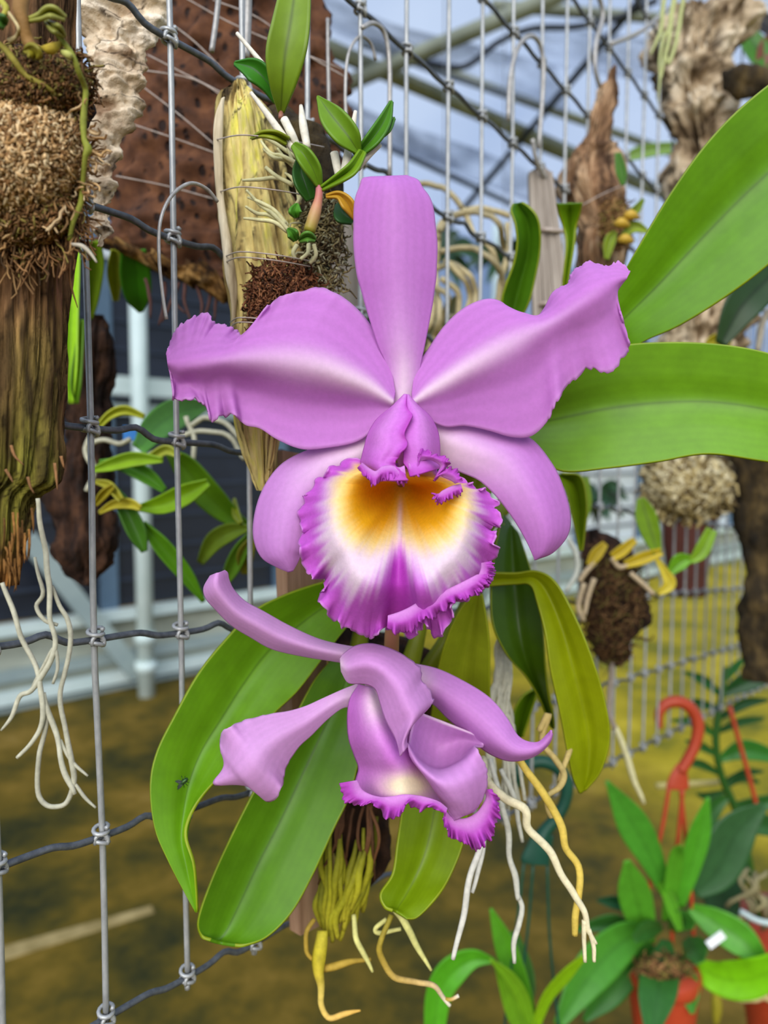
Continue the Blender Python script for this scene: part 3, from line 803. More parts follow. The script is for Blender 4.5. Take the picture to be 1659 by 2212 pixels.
petal('petal', None, None, None, flw2, PETAL, petal_col(S(222, 156, 222), S(236, 192, 234), rib=.3, reach=.01), nu=70, nv=40,
      ctrl=[[(900, 1536, D1 + .014), (925, 1546, D1 + .017), (960, 1560, D1 + .019), (1005, 1578, D1 + .017), (1042, 1592, D1 + .014)],
            [(888, 1580, D1 + .012), (915, 1595, D1 + .022), (952, 1612, D1 + .028), (1000, 1602, D1 + .024), (1044, 1612, D1 + .012)],
            [(884, 1604, D1 + .004), (908, 1636, D1 + .010), (951, 1656, D1 + .014), (994, 1640, D1 + .010), (1026, 1612, D1 + .002)],
            [(880, 1609, D1 - .004), (906, 1645, D1 - .004), (948, 1666, D1 - .004), (998, 1648, D1 - .005), (1034, 1622, D1 - .006)],
            [(890, 1640, D1 - .004), (915, 1665, D1 - .010), (958, 1690, D1 - .013), (1010, 1680, D1 - .011), (1051, 1660, D1 - .004)],
            [(925, 1685, D1 - .003), (945, 1705, D1 - .008), (978, 1722, D1 - .011), (1015, 1720, D1 - .008), (1050, 1700, D1 - .002)],
            [(962, 1742, D1), (975, 1750, D1 - .003), (995, 1752, D1 - .004), (1015, 1750, D1 - .003), (1038, 1732, D1)],
            [(984, 1771, D1 + .002), (990, 1768, D1), (1000, 1762, D1), (1010, 1758, D1), (1022, 1753, D1 + .002)]],
      jag=[(0, 2.5, 12, 6, .4, 1.2, 55)])
petal('petal', [(735, 1424, 738, 1450), (745, 1411, 753, 1474), (768, 1396, 780, 1476), (800, 1391, 800, 1480), (838, 1400, 814, 1492), (875, 1418, 822, 1518), (903, 1442, 829, 1542), (916, 1475, 838, 1564), (935, 1508, 848, 1582), (920, 1534, 855, 1596), (898, 1555, 860, 1610), (880, 1585, 863, 1622), (880, 1612, 865, 1633)],
      [D1, D1 - .010, D1 - .016, D1 - .018, D1 - .018], [.014, .002, -.004, 0, .006], flw2, PETAL, petal_col(S(226, 162, 224), rib=.45, reach=.2), nu=70, nv=33,
      ruf=[(-1, .003, 9, 4, .45, 1.2, 57)], jag=[(-1, 8, 14, 7, .45, 1.2, 58), (-1, 3, 40, 14, .4, 1.2, 59)])
def lip2_col(u, v, g):
    X, Y = g[..., 0], g[..., 1]
    c = np.ones(u.shape + (3,)) * S(212, 122, 212)
    c = mixc(c, S(244, 222, 226), np.exp(-((X - 812) / 24) ** 2 - ((Y - 1520) / 48) ** 2))
    c = mixc(c, S(226, 152, 224), np.exp(-((X - 815) / 22) ** 2 - ((Y - 1600) / 60) ** 2) * .6)
    c = mixc(c, S(244, 226, 190), np.clip(1.3 * np.exp(-((X - 880) / 52) ** 2 - ((Y - 1698) / 30) ** 2), 0, 1))
    return mixc(c, S(196, 92, 196), smoothstep(.94, 1, u) * .6)
petal('lip', [(776, 1478, 818, 1490), (757, 1510, 850, 1530), (751, 1550, 880, 1575), (754, 1595, 905, 1605), (766, 1632, 935, 1645), (775, 1660, 960, 1685), (768, 1692, 980, 1722), (775, 1715, 985, 1745)],
      [D1 + .01, D1 - .002, D1 - .006, D1 - .004, D1 - .008], [.020, .003, -.003, .012, .036], flw2, LIPM, lip2_col, nu=60, nv=50, ruf=[(-1, .0015, 4, 4, .2, 1.2, 61)])
frill('frill', [(772, 1685), (782, 1705), (800, 1716), (824, 1722), (848, 1720), (872, 1716), (896, 1718), (920, 1722), (948, 1732), (966, 1746)],
      [(733, 1692), (744, 1728), (770, 1740), (806, 1738), (836, 1766), (864, 1764), (880, 1734), (906, 1750), (930, 1742), (962, 1762)], D1 - .012, flw2, 63, 150, amp=.003)
frill('frill', [(1046, 1706), (1050, 1722), (1040, 1742), (1028, 1756), (1010, 1766), (992, 1768), (976, 1764), (962, 1750)],
      [(1062, 1704), (1080, 1738), (1074, 1780), (1058, 1814), (1034, 1834), (1006, 1824), (974, 1808), (956, 1772)], D1 + .004, flw2, 65, 160, amp=.005)

# ---- leaves
def leaf(rows, d, col, prof=(-.006, -.001, .004, -.001, -.006), dark=.6, **k):
    return petal('leaf', rows, d, list(prof), orchid, LEAFM, leaf_col(col * .84, dark, edge=S(158, 166, 28), **k), nu=60, nv=81, thick=.0016)
leaf([(1200, 800, 1215, 850), (1285, 690, 1330, 790), (1330, 618, 1348, 690, 1385, 741), (1375, 540, 1420, 618, 1468, 703), (1450, 415, 1512, 520, 1568, 641), (1530, 305, 1600, 430, 1660, 572), (1620, 215, 1690, 345, 1760, 480), (1740, 130, 1850, 340), (1860, 90, 1920, 200)], [.44, .42, .40, .385, .38], S(104, 158, 10))
leaf([(1040, 900, 1060, 960), (1130, 830, 1140, 918, 1150, 985), (1220, 782, 1230, 900, 1215, 1018), (1330, 748, 1320, 882, 1310, 1012), (1440, 739, 1430, 870, 1420, 998), (1560, 744, 1540, 869, 1530, 981), (1670, 765, 1660, 886, 1660, 998), (1800, 810, 1800, 920, 1800, 1010), (1930, 900, 1930, 950)], [.42, .405, .395, .385, .385], S(116, 168, 26))
leaf([(765, 1245, 772, 1275, 780, 1320), (700, 1257, 708, 1306, 740, 1366), (620, 1283, 640, 1355, 690, 1432), (550, 1318, 578, 1408, 641, 1495), (490, 1378, 525, 1478, 592, 1542), (430, 1452, 478, 1552, 540, 1605), (380, 1540, 435, 1622, 490, 1662), (338, 1625, 408, 1692, 437, 1720), (324, 1700, 396, 1752, 408, 1768), (334, 1790, 392, 1812, 401, 1808), (363, 1860, 403, 1868, 418, 1862), (395, 1922, 413, 1917, 424, 1915), (421, 1970, 424, 1970, 427, 1970)], [.455, .43, .40, .38, .372], S(110, 164, 16))
leaf([(720, 1420, 760, 1420, 800, 1430), (678, 1470, 735, 1500, 792, 1530), (633, 1555, 695, 1585, 780, 1620), (590, 1635, 650, 1680, 757, 1715), (545, 1715, 605, 1775, 722, 1790), (495, 1815, 560, 1862, 676, 1890), (455, 1905, 520, 1948, 631, 1970), (428, 1985, 490, 2010, 580, 2022), (434, 2020, 474, 2034, 535, 2041), (455, 2030, 478, 2037, 508, 2042)], [.455, .43, .415, .405, .40], S(92, 142, 16))
leaf([(885, 1640, 1010, 1660), (870, 1740, 940, 1740, 1010, 1760), (858, 1820, 922, 1830, 998, 1830), (848, 1887, 897, 1895, 970, 1898), (822, 1930, 875, 1938, 940, 1943), (830, 1958, 860, 1961, 903, 1981), (848, 1967, 856, 1970, 878, 1986)], [.45, .43, .42, .41, .405], S(128, 156, 8))
leaf([(930, 1560, 1060, 1560), (945, 1450, 1058, 1470), (968, 1370, 1057, 1390), (998, 1310, 1050, 1330), (1024, 1282, 1042, 1284)], [.47, .45, .44, .435], S(152, 166, 30), dark=.9)
leaf([(1085, 1110, 1120, 1150), (1070, 1180, 1140, 1210), (1060, 1270, 1163, 1290), (1065, 1350, 1174, 1370), (1095, 1415, 1178, 1440), (1135, 1460, 1185, 1500), (1165, 1510, 1195, 1545), (1190, 1572, 1198, 1574)], [.50, .48, .47, .48, .49], S(66, 98, 8), dark=.8)
leaf([(1030, 1268, 1032, 1236), (1110, 1262, 1110, 1238), (1145, 1264, 1160, 1234), (1160, 1300, 1202, 1260), (1178, 1370, 1246, 1340), (1190, 1450, 1282, 1430), (1210, 1540, 1308, 1520), (1225, 1620, 1317, 1595), (1238, 1680, 1298, 1665), (1252, 1714, 1266, 1706)], [.47, .455, .445, .45, .455], S(150, 162, 6), dark=.8)
leaf([(1090, 690, 1118, 700), (1084, 650, 1142, 655), (1093, 614, 1156, 600), (1110, 567, 1166, 545), (1117, 523, 1167, 500), (1113, 484, 1160, 468), (1104, 456, 1143, 447), (1108, 440, 1128, 437)], [.52, .51, .50, .50], S(76, 122, 14), dark=.7)
leaf([(1214, 640, 1222, 640), (1218, 590, 1230, 590), (1224, 530, 1240, 528), (1218, 492, 1244, 490), (1208, 462, 1252, 462), (1203, 440, 1257, 438)], [.54, .53, .53, .52], S(112, 150, 14), prof=(-.006, .0, .006, .0, -.006))
leaf([(1200, 1030, 1215, 1022), (1222, 1060, 1255, 1030), (1235, 1110, 1268, 1090), (1246, 1160, 1262, 1160), (1252, 1190, 1258, 1190)], [.56, .56, .56, .56], S(122, 148, 16))
leaf([(1105, 1600, 1130, 1590), (1110, 1540, 1150, 1530), (1128, 1505, 1160, 1500), (1150, 1490, 1165, 1492)], [.52, .52, .52], S(110, 150, 14))
# pseudobulbs, rhizome and roots
for pts in ([(745, 1680, .475), (752, 1540, .47), (775, 1400, .465), (785, 1290, .46)], [(790, 1690, .478), (850, 1560, .475), (890, 1420, .47), (930, 1280, .47)], [(850, 1700, .48), (930, 1640, .47), (985, 1560, .475)], [(880, 1500, .485), (1000, 1330, .485), (1085, 1130, .495)],
            [(930, 1300, .475), (990, 1100, .455), (1030, 960, .43), (1070, 930, .415)], [(940, 1290, .48), (1010, 1060, .47), (1110, 910, .455), (1215, 822, .44)], [(950, 1290, .49), (1000, 1050, .50), (1060, 850, .515), (1104, 680, .52)], [(960, 1280, .49), (1060, 1020, .52), (1160, 820, .535), (1218, 640, .54)], [(960, 1270, .50), (1080, 1100, .53), (1205, 1028, .56)]):
    tube('pseudobulb', pts, [14] + [20] * (len(pts) - 2) + [6], LEAFM, orchid, 12, 6, col=S(128, 140, 30))
loft('rhizome', [(720, 1360, 780, 1350), (715, 1450, 960, 1420), (712, 1560, 930, 1560), (715, 1700, 880, 1700), (720, 1800, 840, 1800), (735, 1880, 820, 1890), (760, 1930, 800, 1935)], [.50, .495, .495, .49, .485, .48, .475], .35, BROWNW, orchid, 50, 36, .007, 70, .5)
def roots(parent, lst, col, mat=ROOTM, name='root', ns=7):
    for pts, r in lst:
        tube(name, pts, r, mat, parent, ns, 6, wob=.0012, col=col)
rt = np.random.default_rng(3)
for k in range(26):   # green attached roots of the lower bundle
    x0 = 676 + rt.uniform(0, 150); xe = 690 + (x0 - 676) * rt.uniform(.35, .7)
    y0 = 1800 + rt.uniform(-40, 90); ye = 2045 - abs(xe - 715) * .5 - rt.uniform(0, 60)
    dd = .462 - .016 * math.sin((x0 - 676) / 150 * math.pi) + rt.normal(0, .002)
    tube('root', [(x0, y0, dd), (x0 * .7 + xe * .3 + rt.normal(0, 6), y0 * .6 + ye * .4, dd - .004), (x0 * .3 + xe * .7 + rt.normal(0, 6), y0 * .3 + ye * .7, dd - .004), (xe, ye, dd)], [4, rt.uniform(5, 9), rt.uniform(5, 8), 5], ROOTM, orchid, 7, 6, wob=.0016, col=[S(120, 120, 24) * rt.uniform(.6, 1.0), S(150, 146, 26) * rt.uniform(.7, 1.15), S(164, 154, 40) * rt.uniform(.8, 1.15)])
for k in range(10):   # brown fibres over the rhizome
    x0 = 735 + rt.uniform(0, 80); dd = .452
    tube('root', [(x0, 1740, dd), (x0 + rt.normal(0, 14), 1810, dd - .006), (x0 + rt.normal(0, 20), 1880 + rt.uniform(0, 40), dd)], [4, 4, 2], ROOTM, orchid, 6, 6, wob=.003, col=S(96, 62, 36) * rt.uniform(.6, 1.3))
roots(orchid, [([(695, 2010, .44), (690, 2060, .435), (688, 2100, .43), (694, 2130, .43), (694, 2170, .43), (712, 2200, .43), (745, 2192, .43), (778, 2182, .43)], [12, 16, 12, 8, 6.5, 6, 6, 2])], [S(190, 176, 50), S(180, 160, 40), S(214, 186, 90), S(216, 176, 90), S(206, 160, 70)])
roots(orchid, [([(700, 2090, .435), (740, 2082, .435), (775, 2075, .438), (800, 2072, .44)], [8, 8, 5, 4]), ([(680, 1985, .44), (660, 2015, .435), (660, 2050, .435), (676, 2070, .435)], [5, 5, 5, 4])], S(170, 140, 52))
roots(orchid, [([(765, 1975, .44), (768, 2020, .432), (785, 2055, .43), (804, 2098, .43)], [5, 6, 6, 3]), ([(850, 1960, .43), (872, 1990, .42), (895, 2040, .42), (932, 2096, .42)], [7, 8, 7, 3]), ([(835, 1985, .43), (812, 2005, .43), (825, 2016, .43), (865, 2008, .43)], [5, 5, 5, 4])], S(204, 198, 120))
roots(orchid, [([(845, 1975, .425), (825, 2030, .42), (822, 2065, .42), (850, 2110, .42), (895, 2120, .42), (935, 2128, .42), (955, 2150, .42), (972, 2172, .42)], [6, 6, 7, 7, 6, 6, 5, 4]), ([(958, 2156, .42), (975, 2158, .42), (991, 2150, .42)], [4, 4, 4])], [S(140, 128, 40), S(168, 140, 56), S(196, 166, 110), S(214, 204, 180)])
roots(orchid, [([(1040, 1640, .42), (1055, 1690, .40), (1090, 1720, .395), (1132, 1748, .39), (1142, 1790, .39), (1190, 1838, .39), (1212, 1890, .39), (1240, 1926, .39), (1262, 1970, .39), (1270, 2010, .39), (1290, 2040, .39)], [8, 9, 10, 10, 9, 9, 8, 8, 7, 6, 3]),
               ([(1262, 1990, .39), (1262, 2030, .39), (1266, 2076, .39)], [6, 5, 4]), ([(1272, 2010, .39), (1284, 2045, .39), (1286, 2076, .39)], [5, 5, 4])], S(218, 206, 166))
roots(orchid, [([(1110, 1610, .42), (1126, 1650, .405), (1165, 1700, .40), (1195, 1750, .40), (1215, 1790, .398), (1222, 1830, .397), (1250, 1870, .395), (1252, 1930, .392), (1244, 1980, .392), (1242, 2020, .392)], [7, 8, 9, 9, 9, 8, 8, 8, 8, 7])], S(200, 172, 74))
roots(orchid, [([(1165, 1580, .45), (1185, 1545, .45), (1172, 1600, .45), (1200, 1640, .44), (1220, 1670, .43), (1210, 1700, .42), (1180, 1720, .41)], [7, 8, 7, 7, 7, 7, 5]), ([(1180, 1720, .41), (1184, 1748, .41), (1192, 1765, .41)], [6, 7, 7]), ([(1210, 1690, .43), (1222, 1640, .44), (1232, 1610, .45)], [5, 6, 7])], S(188, 164, 100))
roots(orchid, [([(1040, 1800, .42), (1030, 1850, .41), (1010, 1910, .405), (1004, 1970, .405), (990, 2020, .405), (980, 2072, .405)], [7, 7, 7, 7, 6, 5]), ([(1046, 1800, .425), (1040, 1850, .42), (1020, 1930, .412)], [6, 6, 4])], S(206, 202, 188))
roots(orchid, [([(1060, 1640, .44), (1085, 1740, .43), (1100, 1800, .43), (1098, 1850, .43), (1115, 1900, .43), (1120, 1945, .43)], [6, 6, 7, 6, 7, 5]), ([(1118, 1935, .435), (1126, 1970, .435), (1112, 2030, .435), (1110, 2080, .435)], [5, 6, 6, 4]), ([(1080, 1660, .45), (1110, 1730, .45), (1130, 1818, .45)], [5, 6, 4])], S(198, 196, 180))
for k in range(12):   # pale hanging root mass behind the lower flower
    x0 = 1060 + rt.uniform(-10, 45); x1 = 1060 + rt.uniform(-10, 70)
    tube('root', [(1100 + rt.normal(0, 12), 1340, .505), (1080 + rt.normal(0, 14), 1430, .505), (x0 + rt.normal(0, 12), 1520, .495), (x1, 1620, .485), (x1 + rt.normal(0, 12), 1700 + rt.uniform(0, 60), .475)], [5, 5, 5, 5, 4], ROOTM, orchid, 6, 6, wob=.003, col=S(190, 186, 164) * rt.uniform(.75, 1.1))

# fly resting on the lower leaf
dfl = .382
FLYM = M('fly_body', [S(20, 60, 44), S(70, 96, 40)], 900, rough=.3, metal=.5)
fly = tube('fly', [(385, 1700, dfl), (393, 1692, dfl - .0006), (400, 1686, dfl - .0006), (406, 1682, dfl)], [3, 5, 5, 3], FLYM, None, 8, 4)
props(fly, 'small green fly resting on the curling leaf', 'fly')
for dx, dy in ((-12, -2), (-8, 12)):
    strap('wing', [(394, 1690, dfl - .0014), (394 + dx * .6, 1690 + dy * .6, dfl - .0016), (394 + dx * 1.3, 1690 + dy * 1.3, dfl - .001)], [1.5, 4, 1], fly, LEAFM, S(60, 70, 60), 0.0002, 8, 5, .0001)
for dx, dy in ((-6, 12), (2, 13), (9, 9), (12, 2), (4, -11), (-4, -12)):
    tube('leg', [(396, 1688, dfl - .0005), (396 + dx * .6, 1688 + dy * .6, dfl - .0012), (396 + dx, 1688 + dy, dfl + .0004)], .8, FLYM, fly, 5, 3)
# ------------------------------------------------------------------ other mounts and plants
def strands(name, n, region, depthf, parent, cols, length=(8, 26), r=(.00035, .0008), seed=1, segs=5, curl=.9, down=.2):
    """many curled strands joined into one mesh."""
    q = np.random.default_rng(seed)
    vs, fs, cs = [], [], []; off = 0
    cols = np.array(cols)
    for _ in range(n):
        while True:
            x = q.uniform(region[0], region[2]); y = q.uniform(region[1], region[3])
            d = depthf(x, y)
            if d is not None: break
        a = q.uniform(0, 2 * np.pi); L = q.uniform(*length) / segs
        pts = [(x, y, d)]
        for s in range(segs):
            a += q.normal(0, curl)
            x += math.cos(a) * L; y += math.sin(a) * L + down * L
            dz = depthf(x, y)
            d = (dz if dz is not None else d) + q.normal(-.0011, .0012)
            pts.append((x, y, d))
        p = PA(np.array(pts))
        rr = q.uniform(*r) * np.linspace(1.0, .55, len(p))
        v, f = tube_vf(p, rr, 4, False)
        c = cols[q.integers(len(cols))] * q.uniform(.6, 1.2)
        vs.append(v); fs += [tuple(k + off for k in t_) for t_ in f]; off += len(v)
        cs.append(np.ones((len(v), 3)) * c)
    o = mesh(name, np.concatenate(vs), fs, MOSSM, parent, np.concatenate(cs))
    o['kind'] = 'stuff'
    return o

def pit_mat():
    m, t, out = nt('pitted_dark_cork')
    n = noise_node(t, 60, (1, 1, 1), 6)
    r = ramp(t, n.outputs['Fac'], [(.28, S(50, 28, 14)), (.5, S(84, 50, 28)), (.75, S(116, 74, 44))])
    vo = t.nodes.new('ShaderNodeTexVoronoi'); vo.inputs['Scale'].default_value = 110
    tc = t.nodes.new('ShaderNodeTexCoord'); mp = t.nodes.new('ShaderNodeMapping'); mp.inputs['Scale'].default_value = (1, 1, .6)
    t.links.new(tc.outputs['Object'], mp.inputs[0]); t.links.new(mp.outputs[0], vo.inputs['Vector'])
    n2 = noise_node(t, 25, (1, 1, 1), 2)
    mu = t.nodes.new('ShaderNodeMath'); mu.operation = 'SUBTRACT'
    t.links.new(vo.outputs['Distance'], mu.inputs[0])
    k = t.nodes.new('ShaderNodeMath'); k.operation = 'MULTIPLY'; k.inputs[1].default_value = .42
    t.links.new(n2.outputs['Fac'], k.inputs[0]); t.links.new(k.outputs[0], mu.inputs[1])
    pit = ramp(t, mu.outputs[0], [(.0, np.array([.0, .0, .0])), (.12, np.array([1.0, 1, 1]))])
    mx = t.nodes.new('ShaderNodeMix'); mx.data_type = 'RGBA'
    t.links.new(pit.outputs[0], mx.inputs['Factor'])
    mx.inputs[6].default_value = (*S(34, 18, 10), 1); t.links.new(r.outputs[0], mx.inputs[7])
    b = bsdf(t, .92)
    t.links.new(mx.outputs[2], b.inputs['Base Color']); bumpn(t, pit.outputs[0], b, .8, .003)
    t.links.new(b.outputs[0], out.inputs[0])
    return m

def bark_col(stops, fr=60, stretch=.3, crack=None, cfr=40, cst=(1, 1, 1), cth=.06, seed=0.0):
    """per-vertex bark pigment: stops from dark to pale by fractal noise, crack colour along noise zero lines."""
    st = [np.array(c) for c in stops]
    def fn(v):
        out = np.zeros((len(v), 3)); n_ = len(st) - 1
        for i, p in enumerate(v):
            a_ = mnoise.fractal(Vector((p[0] * fr + seed, p[1] * fr, p[2] * fr * stretch)), .8, 2.1, 5)
            q = min(max(a_ * .75 + .5, 0), .999) * n_
            k = int(q); c = st[k] * (1 - (q - k)) + st[k + 1] * (q - k)
            if crack is not None:
                b_ = mnoise.fractal(Vector((p[0] * cfr * cst[0] + seed + 9, p[1] * cfr * cst[1], p[2] * cfr * cst[2])), .7, 2.0, 3)
                m_ = max(0.0, 1 - abs(b_) / cth)
                c = c * (1 - m_) + crack * m_
            out[i] = c
        return out
    return fn
BARKP = painted('bark_surface', .92, .15, 0, 240, (1, 1, .7), .25, .9, .002, bscale=260)
GRAINP = painted('wood_grain', .85, .2, 0, 420, (1, 1, .06), .28, .7, .0015, bscale=300)

# ---- mossy log hanging at the left edge
DL = .312
def log_col(v):
    rel = v - CAM
    D = rel @ FW; y = IH / 2 - (rel @ UP) / D * FPX; x = IW / 2 + (rel @ RT) / D * FPX
    c = np.zeros((len(v), 3))
    for i in range(len(v)):
        s = mnoise.fractal(Vector((v[i][0] * 170, v[i][1] * 170, v[i][2] * 22)), .9, 2, 4)
        g_ = mnoise.noise(Vector((v[i][0] * 45 + 7, v[i][1] * 45, v[i][2] * 16)))
        br = S(140, 102, 68); gn = S(142, 134, 54); dk = S(56, 40, 24)
        m_ = float(np.clip((y[i] - 640) / 260, 0, 1)) * float(np.clip(.55 + g_ * 1.6, 0, 1))
        cc = br * (1 - m_) + gn * m_
        k = float(np.clip(.5 - s * 1.3, 0, 1)); cc = cc * (1 - k * .8) + dk * k * .8
        e = float(np.clip((y[i] - 1150) / 90, 0, 1)); cc = cc * (1 - e) + S(172, 116, 58) * e * (1 - .5 * k)
        ck = abs(mnoise.fractal(Vector((v[i][0] * 150 + 3, v[i][1] * 150, v[i][2] * 11)), .7, 2, 3))
        mk = max(0.0, 1 - ck / .11) * .85
        cc = cc * (1 - mk) + S(36, 26, 14) * mk
        c[i] = cc
    return c
WOODP = painted('log_wood_grain', .92, .15, 0, 340, (1, 1, .09), .5, 1, .004, bscale=300)
lt = thing('mossy_log', P(0, 1268, DL), 'rough brown decaying log with mossy green grain hanging at the left edge', 'log mount')
loft('log', [(-170, -40, 148, -40), (-175, 150, 152, 140), (-178, 300, 158, 300), (-176, 480, 163, 480), (-175, 600, 152, 600), (-172, 720, 148, 720), (-170, 850, 141, 850), (-168, 970, 132, 972), (-165, 1030, 122, 1035), (-160, 1058, 84, 1068), (-150, 1100, 72, 1100), (-140, 1150, 68, 1152), (-125, 1210, 55, 1216), (-110, 1262, 44, 1266)], DL, .62, WOODP, lt, 200, 190, .0045, 70, .14, .0035, 30, log_col)
for k in range(30):
    x0 = -20 + rng.uniform(0, 92); yb = 1232 + rng.uniform(-60, 38) - max(0, x0 - 40) * 1.4
    dd = DL - .0285 + (max(0, x0) / 150) ** 2 * .016 + rng.uniform(0, .003)
    ln = rng.uniform(20, 80)
    tube('splinter', [(x0 - rng.normal(2, 2), yb - ln, dd + .002), (x0, yb - ln * .4, dd), (x0 + rng.normal(0, 3), yb + 10, dd + .001)], [rng.uniform(1.5, 3.4), 2.6, .6], WOODP, lt, 5, 3, col=S(160, 112, 58) * rng.uniform(.3, 1.0))
for pts in ([(24, 962, 0), (32, 985, 0), (52, 1005, 0)], [(12, 1014, 0), (22, 1030, 0), (28, 1042, 0)], [(60, 1030, 0), (66, 1052, 0), (74, 1066, 0)], [(132, 985, 0), (136, 1002, 0), (139, 1012, 0)], [(118, 1000, 0), (122, 1030, 0), (124, 1058, 0)], [(150, 560, 0), (152, 610, 0), (168, 665, 0)]):
    tube('splinter', [(x, y, DL - .026 + (max(0, x) / 150) ** 2 * .016) for x, y, _ in pts], [3.5, 3, 1], WOODP, lt, 5, 4, col=S(150, 108, 70))
def ball(cx, cy, rx, ry, d0, bulge):
    def fn(x, y):
        q_ = ((x - cx) / rx) ** 2 + ((y - cy) / ry) ** 2
        return None if q_ > 1 else d0 - bulge * math.sqrt(1 - q_)
    return fn
moss = thing('moss_clump', P(60, 520, DL - .02), 'tan dried moss clump tied round the log at the left edge', 'moss')
loft('moss_core', [(-60, 130, 120, 130), (-100, 190, 196, 190), (-110, 260, 186, 260), (-120, 340, 182, 340), (-110, 420, 160, 420), (-90, 490, 120, 490), (-60, 520, 80, 520)], DL - .012, .55, BROWNW, moss, 40, 36, .004, 90, .8)
TANS = [S(204, 166, 114), S(224, 190, 140), S(178, 138, 88), S(140, 102, 62), S(232, 206, 160)]
BRNS = [S(126, 88, 52), S(162, 120, 76), S(104, 74, 42), S(140, 126, 62), S(80, 58, 34)]
strands('dry_moss', 1500, (-40, 195, 186, 470), ball(20, 330, 168, 150, DL - .018, .026), moss, TANS, (34, 80), (.0004, .00085), 3, segs=7, curl=.75)
strands('brown_moss', 1300, (-40, 100, 204, 250), ball(60, 185, 146, 92, DL - .012, .026), moss, BRNS, (26, 60), (.0003, .0007), 4, segs=6, curl=.8)
strands('fringe_moss', 900, (-30, 400, 180, 545), ball(60, 440, 118, 105, DL - .014, .02), moss, BRNS + TANS[2:4], (30, 80), (.0003, .0007), 5, segs=6, curl=.7, down=.5)

vine = thing('creeping_orchid', P(150, 540, DL - .03), 'creeping green stemmed orchid climbing over the tan moss clump', 'orchid')
dv_ = DL - .040
tube('stem', [(120, 70, dv_), (140, 95, dv_), (158, 122, dv_ - .002), (170, 155, dv_), (184, 190, dv_ + .006), (184, 215, dv_ + .006), (180, 260, dv_ + .006), (182, 300, dv_ + .006), (190, 322, dv_ + .006), (184, 340, dv_ + .006), (178, 400, dv_ + .01), (174, 440, dv_ + .01), (158, 480, dv_ + .01), (150, 520, dv_ + .012)], [5, 6, 6, 6, 6, 6, 7, 6, 9, 6, 5, 6, 5, 5], ROOTM, vine, 9, 5, col=S(132, 136, 48))
tube('stem', [(-10, 90, dv_), (10, 105, dv_), (30, 130, dv_ - .002), (55, 162, dv_), (90, 182, dv_), (110, 196, dv_ + .002), (124, 208, dv_ + .004)], [6, 7, 7, 6, 6, 5, 4], ROOTM, vine, 8, 5, col=S(136, 124, 44))
tube('sheath', [(50, -20, dv_), (44, 20, dv_ - .002), (52, 52, dv_ - .002), (60, 85, dv_), (70, 105, dv_)], [15, 16, 12, 14, 12], ROOTM, vine, 12, 6, col=S(140, 104, 56))
tube('bud', [(92, 103, dv_), (110, 106, dv_ - .003), (130, 94, dv_)], [4, 11, 5], ROOTM, vine, 9, 5, col=S(168, 146, 44))
tube('bud', [(134, 112, dv_), (146, 118, dv_ - .004), (154, 124, dv_ - .004)], [5, 8, 6], ROOTM, vine, 9, 4, col=S(178, 178, 96))
strap('leaf', [(60, 44, dv_), (85, 36, dv_ - .004), (110, 25, dv_ - .006), (142, 40, dv_ - .004)], [4, 7, 12, 4], vine, LEAFM, leaf_col(S(170, 170, 84)))
strap('leaf', [(98, 46, dv_), (114, 58, dv_ - .004), (128, 66, dv_ - .004), (140, 80, dv_)], [4, 9, 8, 3], vine, LEAFM, leaf_col(S(140, 140, 60)))
strap('leaf', [(52, 110, dv_), (66, 108, dv_ - .004), (76, 118, dv_ - .004), (72, 128, dv_)], [6, 14, 13, 5], vine, LEAFM, leaf_col(S(142, 132, 36)))
strap('leaf', [(-20, 40, dv_), (0, 46, dv_ - .004), (14, 54, dv_ - .002)], [10, 15, 10], vine, LEAFM, leaf_col(S(70, 110, 40)))
tube('root', [(5, 12, dv_), (25, 36, dv_), (40, 60, dv_ - .003), (36, 78, dv_), (18, 90, dv_)], [5, 4, 4, 4, 6], ROOTM, vine, 7, 5, col=S(200, 180, 130))
tube('root', [(0, 0, dv_), (14, 20, dv_), (4, 40, dv_)], [7, 7, 5], ROOTM, vine, 7, 5, col=S(176, 170, 70))
tube('root', [(156, 528, dv_ + .01), (178, 532, dv_ + .006), (196, 548, dv_ + .006), (209, 567, dv_ + .006)], [4, 5, 4, 2], ROOTM, vine, 7, 5, col=S(176, 166, 146))
RP_ = S(180, 176, 152)
